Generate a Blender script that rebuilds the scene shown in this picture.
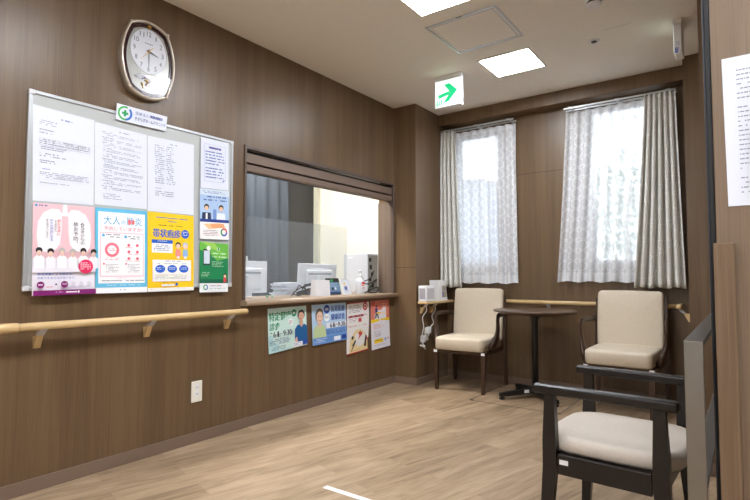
import bpy, bmesh, math, random
from mathutils import Vector, Matrix

# ------------------------------------------------------------------ camera, sky, exposure
SC = bpy.context.scene
for o in list(bpy.data.objects):
    bpy.data.objects.remove(o)
COL = SC.collection
cd = bpy.data.cameras.new('camera')
cam = bpy.data.objects.new('camera', cd)
COL.objects.link(cam)
cd.sensor_width = 36.0
cd.lens = 513.0 / 750.0 * 36.0
cd.clip_start = 0.05
cam.location = (0, 0, 0.98)
cam.rotation_euler = (math.pi / 2 + math.atan2(25.2, 513), 0, math.atan2(372.3, 513))
SC.camera = cam

W = bpy.data.worlds.new('World')
SC.world = W
W.use_nodes = True
bg = W.node_tree.nodes['Background']
bg.inputs[0].default_value = (0.82, 0.91, 1.0, 1)
bg.inputs[1].default_value = 3.6

SC.view_settings.view_transform = 'Standard'
SC.view_settings.look = 'None'
SC.view_settings.gamma = 1
SC.view_settings.use_curve_mapping = False
SC.view_settings.exposure = 0.0
PANEL_LIGHT = 56.0          # ceiling panels of the waiting room
OFFICE_LIGHT = 80.0         # ceiling panel of the reception office

PI = math.pi
CEIL = 2.545
LW = -2.649                 # face of the left wall
BW = 4.53                   # face of the window wall
rnd = random.Random(7)

# ------------------------------------------------------------------ materials
def lin(c):
    def f(v):
        v = v / 255.0
        return v / 12.92 if v <= 0.04045 else ((v + 0.055) / 1.055) ** 2.4
    return (f(c[0]), f(c[1]), f(c[2]), 1)

MATS = {}
def mat(name, rgb, rough=0.5, metal=0.0, emit=0.0, coat=0.0, spec=0.5, noise=0.0, nscale=40.0):
    if name in MATS:
        return MATS[name]
    m = bpy.data.materials.new(name)
    m.use_nodes = True
    b = m.node_tree.nodes['Principled BSDF']
    b.inputs['Base Color'].default_value = lin(rgb)
    b.inputs['Roughness'].default_value = rough
    b.inputs['Metallic'].default_value = metal
    b.inputs['Specular IOR Level'].default_value = spec
    b.inputs['Coat Weight'].default_value = coat
    if emit:
        b.inputs['Emission Color'].default_value = lin(rgb)
        b.inputs['Emission Strength'].default_value = emit
    if noise:
        nt = m.node_tree
        tc = nt.nodes.new('ShaderNodeTexCoord')
        n = nt.nodes.new('ShaderNodeTexNoise'); n.inputs['Scale'].default_value = nscale; n.inputs['Detail'].default_value = 4
        nt.links.new(tc.outputs['Object'], n.inputs['Vector'])
        r = nt.nodes.new('ShaderNodeValToRGB')
        c = lin(rgb)
        r.color_ramp.elements[0].position = 0.3; r.color_ramp.elements[1].position = 0.7
        r.color_ramp.elements[0].color = (c[0]*(1-noise), c[1]*(1-noise), c[2]*(1-noise), 1)
        r.color_ramp.elements[1].color = (min(1, c[0]*(1+noise)), min(1, c[1]*(1+noise)), min(1, c[2]*(1+noise)), 1)
        nt.links.new(n.outputs['Fac'], r.inputs['Fac'])
        nt.links.new(r.outputs['Color'], b.inputs['Base Color'])
    MATS[name] = m
    return m

def wood(name, dark, light, rough=0.45, fine=(420, 420, 4.0), broad=(16, 16, 0.35), rot=0.0, obj=False, spec=0.5):
    """straight-grained veneer: fine streaks over broad tone bands, grain along the axis with the small scale"""
    if name in MATS:
        return MATS[name]
    m = bpy.data.materials.new(name); m.use_nodes = True
    nt = m.node_tree; N = nt.nodes.new; L = nt.links.new
    b = nt.nodes['Principled BSDF']; b.inputs['Roughness'].default_value = rough
    b.inputs['Specular IOR Level'].default_value = spec
    if obj:
        src = N('ShaderNodeTexCoord').outputs['Object']
    else:
        src = N('ShaderNodeNewGeometry').outputs['Position']
    fac = []
    for sc, det in ((fine, 3), (broad, 2)):
        mp = N('ShaderNodeMapping'); mp.inputs['Scale'].default_value = sc; mp.inputs['Rotation'].default_value = (0, 0, rot)
        L(src, mp.inputs['Vector'])
        n = N('ShaderNodeTexNoise'); n.inputs['Scale'].default_value = 1.0; n.inputs['Detail'].default_value = det
        n.inputs['Roughness'].default_value = 0.65
        L(mp.outputs[0], n.inputs['Vector']); fac.append(n.outputs['Fac'])
    mx = N('ShaderNodeMix'); mx.inputs['Factor'].default_value = 0.48
    L(fac[0], mx.inputs[2]); L(fac[1], mx.inputs[3])
    r = N('ShaderNodeValToRGB')
    r.color_ramp.elements[0].position = 0.30; r.color_ramp.elements[1].position = 0.70
    r.color_ramp.elements[0].color = lin(dark); r.color_ramp.elements[1].color = lin(light)
    L(mx.outputs[0], r.inputs['Fac']); L(r.outputs['Color'], b.inputs['Base Color'])
    MATS[name] = m
    return m

def floor_mat():
    m = bpy.data.materials.new('oak_vinyl_planks'); m.use_nodes = True
    nt = m.node_tree; N = nt.nodes.new; L = nt.links.new
    b = nt.nodes['Principled BSDF']; b.inputs['Roughness'].default_value = 0.5
    b.inputs['Specular IOR Level'].default_value = 0.35
    pos = N('ShaderNodeNewGeometry').outputs['Position']
    mp = N('ShaderNodeMapping'); mp.inputs['Rotation'].default_value = (0, 0, math.radians(-75.4))
    L(pos, mp.inputs['Vector'])
    br = N('ShaderNodeTexBrick')
    br.offset = 0.37; br.offset_frequency = 2
    br.inputs['Scale'].default_value = 1.0
    br.inputs['Brick Width'].default_value = 0.92; br.inputs['Row Height'].default_value = 0.152
    br.inputs['Mortar Size'].default_value = 0.0012; br.inputs['Mortar Smooth'].default_value = 0.3
    br.inputs['Color1'].default_value = (0, 0, 0, 1); br.inputs['Color2'].default_value = (1, 1, 1, 1)
    br.inputs['Mortar'].default_value = (0.1, 0.1, 0.1, 1)
    L(mp.outputs[0], br.inputs['Vector'])
    # grain stretched along the planks, shifted plank by plank
    addv = N('ShaderNodeVectorMath'); addv.operation = 'ADD'
    sc = N('ShaderNodeVectorMath'); sc.operation = 'SCALE'; sc.inputs['Scale'].default_value = 7.0
    L(br.outputs['Color'], sc.inputs[0]); L(mp.outputs[0], addv.inputs[0]); L(sc.outputs[0], addv.inputs[1])
    m2 = N('ShaderNodeMapping'); m2.inputs['Scale'].default_value = (3.2, 20, 20); L(addv.outputs[0], m2.inputs['Vector'])
    n1 = N('ShaderNodeTexNoise'); n1.inputs['Scale'].default_value = 1.0; n1.inputs['Detail'].default_value = 6
    n1.inputs['Roughness'].default_value = 0.6; n1.inputs['Distortion'].default_value = 0.8
    L(m2.outputs[0], n1.inputs['Vector'])
    m3 = N('ShaderNodeMapping'); m3.inputs['Scale'].default_value = (4, 120, 120); L(addv.outputs[0], m3.inputs['Vector'])
    n2 = N('ShaderNodeTexNoise'); n2.inputs['Scale'].default_value = 1.0; n2.inputs['Detail'].default_value = 3
    L(m3.outputs[0], n2.inputs['Vector'])
    def ma(op, a, bb):
        x = N('ShaderNodeMath'); x.operation = op
        for i, v in enumerate((a, bb)):
            if isinstance(v, (int, float)): x.inputs[i].default_value = v
            else: L(v, x.inputs[i])
        return x.outputs[0]
    f = ma('ADD', ma('MULTIPLY', n1.outputs['Fac'], 0.62), ma('MULTIPLY', n2.outputs['Fac'], 0.26))
    bw = N('ShaderNodeRGBToBW'); L(br.outputs['Color'], bw.inputs[0])
    f = ma('ADD', f, ma('MULTIPLY', bw.outputs[0], 0.13))
    r = N('ShaderNodeValToRGB')
    e = r.color_ramp.elements
    e[0].position = 0.34; e[0].color = lin((126, 105, 81))
    e[1].position = 0.66; e[1].color = lin((180, 156, 128))
    x = e.new(0.5); x.color = lin((160, 136, 109))
    L(f, r.inputs['Fac'])
    mixm = N('ShaderNodeMix'); mixm.data_type = 'RGBA'
    L(ma('MULTIPLY', br.outputs['Fac'], 0.35), mixm.inputs['Factor'])
    L(r.outputs['Color'], mixm.inputs[6]); mixm.inputs[7].default_value = lin((110, 88, 68))
    L(mixm.outputs[2], b.inputs['Base Color'])
    return m

def glass_mat(name, tint=(1, 1, 1), fres=0.06, haze=0.0):
    m = bpy.data.materials.new(name); m.use_nodes = True
    nt = m.node_tree; N = nt.nodes.new; L = nt.links.new
    nt.nodes.remove(nt.nodes['Principled BSDF'])
    out = nt.nodes['Material Output']
    t = N('ShaderNodeBsdfTransparent'); t.inputs[0].default_value = (*tint, 1)
    g = N('ShaderNodeBsdfGlossy'); g.inputs['Roughness'].default_value = 0.02
    lw = N('ShaderNodeLayerWeight'); lw.inputs[0].default_value = fres * 4
    mul = N('ShaderNodeMath'); mul.operation = 'MULTIPLY'; mul.inputs[1].default_value = 0.5
    L(lw.outputs['Fresnel'], mul.inputs[0])
    ms = N('ShaderNodeMixShader'); L(mul.outputs[0], ms.inputs[0]); L(t.outputs[0], ms.inputs[1]); L(g.outputs[0], ms.inputs[2])
    last = ms.outputs[0]
    if haze:
        d = N('ShaderNodeBsdfDiffuse'); d.inputs[0].default_value = (0.85, 0.9, 0.95, 1)
        m2 = N('ShaderNodeMixShader'); m2.inputs[0].default_value = haze
        L(last, m2.inputs[1]); L(d.outputs[0], m2.inputs[2]); last = m2.outputs[0]
    L(last, out.inputs[0])
    return m

def sheer_mat():
    """white voile with woven rings: thread cover decides how much passes straight through"""
    m = bpy.data.materials.new('sheer_ring_voile'); m.use_nodes = True
    nt = m.node_tree; N = nt.nodes.new; L = nt.links.new
    nt.nodes.remove(nt.nodes['Principled BSDF'])
    out = nt.nodes['Material Output']
    def ma(op, a, bb=0.0, cc=None):
        x = N('ShaderNodeMath'); x.operation = op
        for i, v in enumerate((a, bb) if cc is None else (a, bb, cc)):
            if isinstance(v, (int, float)): x.inputs[i].default_value = v
            else: L(v, x.inputs[i])
        return x.outputs[0]
    uv = N('ShaderNodeUVMap'); uv.uv_map = 'cloth'
    sp = N('ShaderNodeSeparateXYZ'); L(uv.outputs[0], sp.inputs[0])
    P = 0.088
    def cell(v, off):
        return ma('MULTIPLY', ma('SUBTRACT', ma('FRACT', ma('ADD', ma('DIVIDE', v, P), off)), 0.5), P)
    def ring(ox, oz, rad, wid):
        cx, cz = cell(sp.outputs[0], ox), cell(sp.outputs[1], oz)
        d = ma('SQRT', ma('ADD', ma('MULTIPLY', cx, cx), ma('MULTIPLY', cz, cz)))
        return ma('LESS_THAN', ma('ABSOLUTE', ma('SUBTRACT', d, rad)), wid)
    pat = ma('MAXIMUM', ring(0, 0, 0.038, 0.0034), ma('MULTIPLY', ring(0.5, 0.5, 0.024, 0.0026), 0.55))
    hem = ma('LESS_THAN', sp.outputs[1], 0.075)
    head = ma('GREATER_THAN', sp.outputs[1], 1.42)
    fac = ma('ADD', 0.76, ma('MULTIPLY', pat, 0.19))
    fac = ma('MINIMUM', ma('ADD', fac, ma('MULTIPLY', ma('MAXIMUM', hem, head), 0.16)), 0.95)
    d = N('ShaderNodeBsdfDiffuse'); d.inputs[0].default_value = (0.93, 0.94, 0.96, 1)
    t = N('ShaderNodeBsdfTranslucent'); t.inputs[0].default_value = (0.90, 0.92, 0.95, 1)
    a = N('ShaderNodeMixShader'); a.inputs[0].default_value = 0.18; L(d.outputs[0], a.inputs[1]); L(t.outputs[0], a.inputs[2])
    tr = N('ShaderNodeBsdfTransparent')
    s = N('ShaderNodeMixShader'); L(fac, s.inputs[0]); L(tr.outputs[0], s.inputs[1]); L(a.outputs[0], s.inputs[2])
    L(s.outputs[0], out.inputs[0])
    return m

def drape_mat():
    m = bpy.data.materials.new('drape_fabric'); m.use_nodes = True
    nt = m.node_tree; N = nt.nodes.new; L = nt.links.new
    b = nt.nodes['Principled BSDF']; b.inputs['Roughness'].default_value = 0.75
    uv = N('ShaderNodeUVMap'); uv.uv_map = 'cloth'
    v = N('ShaderNodeTexVoronoi'); v.feature = 'DISTANCE_TO_EDGE'; v.inputs['Scale'].default_value = 10.0
    L(uv.outputs[0], v.inputs['Vector'])
    r = N('ShaderNodeValToRGB')
    r.color_ramp.elements[0].position = 0.008; r.color_ramp.elements[0].color = lin((240, 239, 234))
    r.color_ramp.elements[1].position = 0.018; r.color_ramp.elements[1].color = lin((220, 218, 212))
    L(v.outputs['Distance'], r.inputs['Fac']); L(r.outputs['Color'], b.inputs['Base Color'])
    return m

M_WALL = wood('wall_walnut_veneer', (87, 67, 47), (121, 97, 70), rough=0.36)
M_COLW = M_WALL
M_DOORW = wood('door_walnut_veneer', (104, 85, 67), (138, 116, 95), rough=0.42)
M_PULL = wood('pull_board_wood', (104, 82, 62), (140, 115, 90), rough=0.38)
M_JAMB = wood('jamb_greybrown_wood', (88, 74, 64), (128, 110, 97), rough=0.5)
M_BASE = mat('baseboard_vinyl', (122, 102, 87), 0.5)
M_FLOOR = floor_mat()
M_CEIL = mat('ceiling_paint', (240, 235, 226), 0.9, noise=0.03, nscale=120)
M_RAIL = wood('handrail_maple', (202, 170, 118), (222, 192, 142), rough=0.35, fine=(8, 8, 8), broad=(3, 3, 3))
M_CLIP = mat('handrail_clip_white', (205, 205, 208), 0.35)
M_ALU = mat('anodised_aluminium', (196, 199, 202), 0.35, metal=0.6)
M_BOARD = mat('board_face', (186, 190, 189), 0.4)
M_PAPER = mat('paper_white', (226, 230, 242), 0.6)
M_WHITE = mat('white_plastic', (236, 236, 238), 0.4)
M_WHITE2 = mat('cool_white_plastic', (232, 235, 243), 0.4)
M_BLACK = mat('black_plastic', (22, 22, 24), 0.4)
M_BLACKM = mat('black_powder_coat', (20, 19, 19), 0.45)
M_DARKWOOD = wood('wenge_lacquer', (15, 11, 10), (27, 21, 19), rough=0.3, fine=(90, 90, 90), broad=(8, 8, 8), obj=True)
M_LEGWOOD = wood('walnut_leg', (44, 29, 20), (76, 51, 33), rough=0.35, fine=(120, 120, 6), broad=(9, 9, 2), obj=True)
M_VINYL = mat('beige_vinyl', (214, 200, 178), 0.5, noise=0.03, nscale=60)
M_VINYLS = mat('beige_vinyl_side', (196, 186, 172), 0.5)
M_SEATFAB = mat('oatmeal_fabric', (200, 189, 176), 0.8, noise=0.05, nscale=180)
M_STEEL = mat('brushed_steel', (140, 137, 134), 0.36, metal=1.0)
M_TABLE = wood('table_top_walnut', (72, 55, 43), (104, 82, 66), rough=0.35, fine=(4, 90, 90), broad=(1, 8, 8), obj=True)
M_CHAMP = mat('champagne_metal', (214, 204, 190), 0.3, metal=0.7)
M_MAROON = mat('maroon_lacquer', (54, 22, 28), 0.18, coat=0.4)
M_GOLD = mat('gold_metal', (214, 168, 80), 0.28, metal=0.8)
M_CREAM = mat('cream_paint', (244, 242, 233), 0.8)
M_DARKG = mat('charcoal_panel', (50, 50, 52), 0.6)
M_CURT = mat('slate_curtain', (64, 72, 83), 0.8)
M_GREENLED = mat('green_sign_ink', (30, 210, 136), 0.4, emit=0.75)
M_SIGNLIT = mat('lit_sign_face', (240, 252, 246), 0.4, emit=1.0)
M_LEDPANEL = mat('led_diffuser', (243, 248, 255), 0.4, emit=PANEL_LIGHT)
M_OFFPANEL = mat('office_led_diffuser', (255, 250, 240), 0.4, emit=OFFICE_LIGHT)
M_SHEER = sheer_mat()
M_DRAPE = drape_mat()

# ------------------------------------------------------------------ object helpers
def tag(o, label, cat, group=None, kind=None):
    o['label'] = label; o['category'] = cat
    if group: o['group'] = group
    if kind: o['kind'] = kind
    return o

def thing(name, label, cat, loc=(0, 0, 0), rz=0.0, group=None):
    o = bpy.data.objects.new(name, None)
    o.empty_display_size = 0.1
    COL.objects.link(o)
    o.location = loc; o.rotation_euler = (0, 0, rz)
    return tag(o, label, cat, group)

class MB:
    def __init__(s):
        s.bm = bmesh.new(); s.mats = []
    def mi(s, m):
        if m not in s.mats: s.mats.append(m)
        return s.mats.index(m)
    def add(s, verts, faces, m, smooth=False):
        i = s.mi(m)
        vs = [s.bm.verts.new(v) for v in verts]
        for f in faces:
            try:
                fc = s.bm.faces.new([vs[k] for k in f])
                fc.material_index = i; fc.smooth = smooth
            except ValueError:
                pass
    def box(s, x0, x1, y0, y1, z0, z1, m, bev=0.0, seg=2, M=None, smooth=False):
        t = bmesh.new()
        bmesh.ops.create_cube(t, size=1)
        for v in t.verts:
            v.co = Vector(((x0+x1)/2 + v.co.x*(x1-x0), (y0+y1)/2 + v.co.y*(y1-y0), (z0+z1)/2 + v.co.z*(z1-z0)))
        if bev:
            bmesh.ops.bevel(t, geom=list(t.edges), offset=bev, segments=seg, affect='EDGES', profile=0.5)
        t.verts.index_update()
        vs = [(M @ v.co) if M else v.co.copy() for v in t.verts]
        s.add(vs, [[v.index for v in f.verts] for f in t.faces], m, smooth)
        t.free()
        return s
    def hexa(s, bottom, top, m):
        """frustum between two quads given in the same order"""
        vs = list(bottom) + list(top)
        s.add(vs, [(3, 2, 1, 0), (4, 5, 6, 7), (0, 1, 5, 4), (1, 2, 6, 5), (2, 3, 7, 6), (3, 0, 4, 7)], m)
        return s
    def prism(s, pts, axis, a, b, m, smooth=False):
        """2-D outline extruded along x, y or z"""
        def P(u, v, w):
            return {'x': (w, u, v), 'y': (u, w, v), 'z': (u, v, w)}[axis]
        n = len(pts)
        vs = [P(u, v, a) for u, v in pts] + [P(u, v, b) for u, v in pts]
        i = s.mi(m)
        bv = [s.bm.verts.new(v) for v in vs]
        fs = [s.bm.faces.new(bv[:n]), s.bm.faces.new(bv[n:])]
        for k in range(n):
            f = s.bm.faces.new((bv[k], bv[(k+1) % n], bv[n+(k+1) % n], bv[n+k])); f.smooth = smooth; fs.append(f)
        for f in fs: f.material_index = i
        return s
    def tube(s, pts, r, m, seg=10, sq=1.0, up=None):
        """round tube along a path; r may be a list; sq flattens the second cross axis"""
        pts = [Vector(p) for p in pts]; n = len(pts)
        rr = r if isinstance(r, (list, tuple)) else [r]*n
        rings = []
        ref = Vector(up) if up else Vector((0, 0, 1))
        prev = None
        for k, p in enumerate(pts):
            t = (pts[min(k+1, n-1)] - pts[max(k-1, 0)]).normalized()
            a = prev if prev else (ref if abs(t.dot(ref)) < 0.95 else Vector((1, 0, 0)))
            a = (a - t*a.dot(t)).normalized(); b = t.cross(a); prev = a
            rings.append([p + a*math.cos(2*PI*j/seg)*rr[k]*sq + b*math.sin(2*PI*j/seg)*rr[k] for j in range(seg)])
        vs = [v for ring in rings for v in ring]
        fs = []
        for k in range(n-1):
            for j in range(seg):
                fs.append((k*seg+j, k*seg+(j+1) % seg, (k+1)*seg+(j+1) % seg, (k+1)*seg+j))
        fs.append(tuple(range(seg-1, -1, -1))); fs.append(tuple((n-1)*seg+j for j in range(seg)))
        s.add(vs, fs, m, True)
        return s
    def lathe(s, prof, m, c=(0, 0, 0), seg=32, axis='z'):
        vs, fs = [], []
        n = len(prof)
        for k, (r, z) in enumerate(prof):
            for j in range(seg):
                a = 2*PI*j/seg
                p = (r*math.cos(a), r*math.sin(a), z)
                if axis == 'x': p = (z, r*math.cos(a), r*math.sin(a))
                if axis == 'y': p = (r*math.cos(a), z, r*math.sin(a))
                vs.append((p[0]+c[0], p[1]+c[1], p[2]+c[2]))
        for k in range(n-1):
            for j in range(seg):
                fs.append((k*seg+j, k*seg+(j+1) % seg, (k+1)*seg+(j+1) % seg, (k+1)*seg+j))
        fs.append(tuple(range(seg-1, -1, -1))); fs.append(tuple((n-1)*seg+j for j in range(seg)))
        s.add(vs, fs, m, True)
        return s
    def cushion(s, w, d, t, m, rc=0.05, re=0.03, crown=0.015, bulge=0.0, M=None, nc=6):
        """upholstered pad: rounded-rectangle outline, rolled edges, crowned top; base at z=0"""
        def outline(ins):
            pts = []
            hw, hd, r = w/2-ins, d/2-ins, max(rc-ins, 0.004)
            for cx, cy, a0 in ((hw-r, hd-r, 0), (-hw+r, hd-r, PI/2), (-hw+r, -hd+r, PI), (hw-r, -hd+r, 1.5*PI)):
                for k in range(nc+1):
                    a = a0 + PI/2*k/nc
                    pts.append([cx+r*math.cos(a), cy+r*math.sin(a)])
            out = []
            for i, p in enumerate(pts):            # subdivide the straight runs so they can bow
                q = pts[(i+1) % len(pts)]
                out.append(p)
                if i % (nc+1) == nc:
                    for k in range(1, 6):
                        out.append([p[0]+(q[0]-p[0])*k/6, p[1]+(q[1]-p[1])*k/6])
            for p in out:
                p[0] += bulge*(p[0]/(w/2))*(1-(p[1]/(d/2))**2)
                p[1] += bulge*(p[1]/(d/2))*(1-(p[0]/(w/2))**2)
            return out
        lev = [(0.012, 0.0), (0.0, 0.012)]
        for k in range(5):
            a = PI/2*k/4
            lev.append((re*(1-math.cos(a)), t-re+re*math.sin(a)))
        hm = min(w, d)/2
        for k in range(1, 5):
            q = k/5.0
            lev.append((re+(hm-re)*q*0.9, t+crown*(1-(1-q)**2)))
        rings = [[(x, y, z) for x, y in outline(i)] for i, z in lev]
        n = len(rings[0]); vs = [Vector(p) for r_ in rings for p in r_]
        if M: vs = [M @ v for v in vs]
        fs = [(k*n+j, k*n+(j+1) % n, (k+1)*n+(j+1) % n, (k+1)*n+j) for k in range(len(rings)-1) for j in range(n)]
        fs.append(tuple(range(n-1, -1, -1))); fs.append(tuple((len(rings)-1)*n+j for j in range(n)))
        s.add(vs, fs, m, True)
        return s
    def build(s, name, parent=None, weld=True):
        if weld: bmesh.ops.remove_doubles(s.bm, verts=list(s.bm.verts), dist=1e-6)
        bmesh.ops.recalc_face_normals(s.bm, faces=list(s.bm.faces))
        me = bpy.data.meshes.new(name)
        s.bm.to_mesh(me); s.bm.free()
        for m in s.mats: me.materials.append(m)
        o = bpy.data.objects.new(name, me)
        COL.objects.link(o)
        if parent: o.parent = parent
        return o

def struct(o):
    o['kind'] = 'structure'
    return o

# ------------------------------------------------------------------ printed sheets (posters, notices, signs)
GLYPHS = {}
def glyph_mesh(s):
    if s not in GLYPHS:
        cu = bpy.data.curves.new('lettering', 'FONT'); cu.body = s; cu.size = 1.0; cu.resolution_u = 3
        ob = bpy.data.objects.new('lettering', cu); COL.objects.link(ob)
        dg = bpy.context.evaluated_depsgraph_get()
        me = bpy.data.meshes.new_from_object(ob.evaluated_get(dg))
        vs = [(v.co.x, v.co.y) for v in me.vertices]; fs = [tuple(p.vertices) for p in me.polygons]
        bpy.data.objects.remove(ob); bpy.data.curves.remove(cu); bpy.data.meshes.remove(me)
        x0 = min(v[0] for v in vs); x1 = max(v[0] for v in vs); y0 = min(v[1] for v in vs); y1 = max(v[1] for v in vs)
        GLYPHS[s] = ([((x-x0)/(x1-x0), (y-y0)/(y1-y0)) for x, y in vs], fs)
    return GLYPHS[s]

def ink(rgb):
    return mat('ink_%02x%02x%02x' % rgb, rgb, 0.55)

class Sheet:
    """a printed sheet spanned by four corners TL, TR, BR, BL; u runs right, v runs down, both 0..1"""
    def __init__(s, corners, normal, base=None, thick=0.0008, curl=None):
        s.c = [Vector(p) for p in corners]; s.n = Vector(normal); s.curl = curl
        s.mb = MB(); s.t = thick; s.k = 0
        s.w = (s.c[1]-s.c[0]).length; s.h = (s.c[3]-s.c[0]).length
        base = base or M_PAPER
        s.grid(0, 0, 1, 1, base, thick)
        nu = 12
        edge = [(k/nu, 0) for k in range(nu)] + [(1, k/nu) for k in range(nu)] + [(1-k/nu, 1) for k in range(nu)] + [(0, 1-k/nu) for k in range(nu)]
        vs = [s.P(u, v, 0) for u, v in edge] + [s.P(u, v, thick) for u, v in edge]
        n = len(edge)
        s.mb.add(vs, [(k, (k+1) % n, n+(k+1) % n, n+k) for k in range(n)] + [tuple(range(n))], base)
    def P(s, u, v, off):
        a = s.c[0].lerp(s.c[1], u); b = s.c[3].lerp(s.c[2], u)
        p = a.lerp(b, v) + s.n*off
        if s.curl: p = p + s.n*s.curl(u, v)
        return p
    def grid(s, u0, v0, u1, v1, m, off):
        nu = max(1, int(round((u1-u0)*12))) if s.curl else 1
        nv = max(1, int(round((v1-v0)*12))) if s.curl else 1
        vs = [s.P(u0+(u1-u0)*i/nu, v0+(v1-v0)*j/nv, off) for j in range(nv+1) for i in range(nu+1)]
        s.mb.add(vs, [(j*(nu+1)+i, j*(nu+1)+i+1, (j+1)*(nu+1)+i+1, (j+1)*(nu+1)+i) for j in range(nv) for i in range(nu)], m)
    def up(s):
        s.k += 1
        return s.t + 0.00016*s.k
    def rect(s, u0, v0, u1, v1, c):
        s.grid(u0, v0, u1, v1, ink(c), s.up())
    def poly(s, pts, c, m=None):
        off = s.up()
        s.mb.add([s.P(u, v, off) for u, v in pts], [tuple(range(len(pts)))], m or ink(c))
    def circ(s, u, v, r, c, ry=None, seg=20, m=None):
        ru = r; rv = (ry if ry else r*s.w/s.h)
        s.poly([(u+ru*math.cos(2*PI*k/seg), v+rv*math.sin(2*PI*k/seg)) for k in range(seg)], c, m)
    def ring(s, u, v, r0, r1, c, a0=0, a1=360, seg=28, m=None):
        off = s.up(); f = s.w/s.h
        vs = []
        for k in range(seg+1):
            a = math.radians(a0+(a1-a0)*k/seg)
            for r in (r0, r1): vs.append(s.P(u+r*math.cos(a), v-r*f*math.sin(a), off))
        s.mb.add(vs, [(2*k, 2*k+1, 2*k+3, 2*k+2) for k in range(seg)], m or ink(c))
    def text(s, t, u0, v0, u1, v1, c, bold=0.0):
        vs, fs = glyph_mesh(t)
        for du in ((0, bold) if bold else (0,)):
            off = s.up()
            s.mb.add([s.P(u0+x*(u1-u0)+du, v1-y*(v1-v0), off) for x, y in vs], fs, ink(c))
    def vtext(s, t, u, v0, size, c, step=1.08):
        """vertical Japanese line, centred on u; size is the glyph width as a share of the sheet width"""
        hh = size*s.w/s.h
        for k, ch in enumerate(t):
            y = v0+k*hh*step
            if ch in '、。':
                s.text(ch, u+size*0.2, y, u+size*0.45, y+hh*0.3, c)
            else:
                s.text(ch, u-size/2, y, u+size/2, y+hh*0.94, c)
    def greek(s, u0, v0, u1, v1, n, c, fill=0.38, ragged=0.3, dense=0.8, seed=1):
        """rows of words too small to read, printed as broken strokes"""
        r = random.Random(seed); off = s.up(); m = ink(c)
        st = (v1-v0)/n
        for k in range(n):
            v = v0+st*k; end = u1-(u1-u0)*ragged*r.random(); u = u0
            while u < end:
                wd = (0.008+0.03*r.random())
                e = min(u+wd, end)
                if r.random() < dense:
                    s.mb.add([s.P(u, v, off), s.P(e, v, off), s.P(e, v+st*fill, off), s.P(u, v+st*fill, off)], [(0, 1, 2, 3)], m)
                u = e+0.007
    def build(s, name, label, cat, group=None):
        o = s.mb.build(name, weld=False)
        return tag(o, label, cat, group)

def onwall(q, x):
    return [(x, y, z) for y, z in q]

# ================================================================== THE SETTING
def wall_with_holes(name, axis, a, b, u0, u1, holes, m, z0=0.0, z1=CEIL):
    """wall slab between a and b on one axis, u0..u1 along the other, with rectangular openings (u0,u1,z0,z1)"""
    mb = MB()
    def bx(ua, ub, za, zb):
        if ub-ua < 1e-5 or zb-za < 1e-5: return
        if axis == 'x': mb.box(a, b, ua, ub, za, zb, m)
        else: mb.box(ua, ub, a, b, za, zb, m)
    u = u0
    for h in sorted(holes):
        bx(u, h[0], z0, z1); bx(h[0], h[1], z0, h[2]); bx(h[0], h[1], h[3], z1); u = h[1]
    bx(u, u1, z0, z1)
    return struct(mb.build(name))

mb = MB(); mb.box(-4.6, 3.0, -3.2, BW+0.2, -0.12, 0.0, M_FLOOR); struct(mb.build('floor'))
mb = MB(); mb.box(-4.6, 3.0, -3.2, BW+0.2, CEIL, CEIL+0.12, M_CEIL); struct(mb.build('ceiling'))
OP_Y0, OP_Y1, OP_Z0, OP_Z1 = 2.205, 3.95, 0.79, 1.83
wall_with_holes('wall_left', 'x', LW-0.17, LW, -3.2, 3.95, [(OP_Y0, OP_Y1-0.001, OP_Z0, OP_Z1)], M_WALL)
W1 = (-2.33, -1.86, 1.07, 2.36)
W2 = (-1.07, -0.50, 1.07, 2.40)
wall_with_holes('wall_back', 'y', BW, BW+0.16, -2.41, -0.336, [W1, W2], M_WALL)
# boxed columns either side of the window bay
mb = MB(); mb.box(LW-0.17, -2.411, 3.95, BW+0.16, 0, CEIL, M_COLW); struct(mb.build('wall_column_left'))
mb = MB(); mb.box(-0.336, -0.17, 4.21, BW+0.16, 0, CEIL, M_COLW); struct(mb.build('wall_column_right'))
mb = MB(); mb.box(-0.17, -0.03, 3.035, BW+0.16, 0, CEIL, M_COLW); struct(mb.build('wall_right'))
mb = MB(); mb.box(-2.411, -0.336, 4.38, BW, 2.435, CEIL, M_COLW, bev=0.004); struct(mb.build('ceiling_beam'))
mb = MB(); mb.box(-4.6, 3.0, -3.3, -3.2, 0, CEIL, M_CREAM); struct(mb.build('wall_front'))
mb = MB(); mb.box(3.0, 3.1, -3.3, BW+0.2, 0, CEIL, M_CREAM); struct(mb.build('wall_far_right'))
mb = MB(); mb.box(-0.03, 3.0, BW, BW+0.16, 0, CEIL, M_CREAM); struct(mb.build('wall_corridor_end'))

def baseboard(name, boxes):
    mb = MB()
    for b in boxes: mb.box(*b, M_BASE, bev=0.002)
    struct(mb.build(name))
baseboard('baseboard_left', [(LW, LW+0.008, -3.2, 3.942, 0, 0.062)])
baseboard('baseboard_column', [(LW+0.008, -2.403, 3.942, 3.95, 0, 0.062), (-2.411, -2.403, 3.95, BW-0.008, 0, 0.062)])
baseboard('baseboard_back', [(-2.411, -0.336, BW-0.008, BW, 0, 0.062)])
baseboard('baseboard_right', [(-0.344, -0.178, 4.202, 4.21, 0, 0.062), (-0.178, -0.17, 3.035, 4.21, 0, 0.062), (-0.178, -0.03, 3.027, 3.035, 0, 0.062)])

# panel joints of the window wall and the left column
M_JOINT = mat('panel_joint', (58, 45, 35), 0.6)
mb = MB(); mb.box(-1.86, -1.07, BW-0.0015, BW, 1.895, 1.899, M_JOINT); struct(mb.build('trim_1'))
mb = MB(); mb.box(LW, -2.411, 3.9485, 3.95, 1.049, 1.053, M_JOINT); struct(mb.build('trim_2'))

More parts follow.
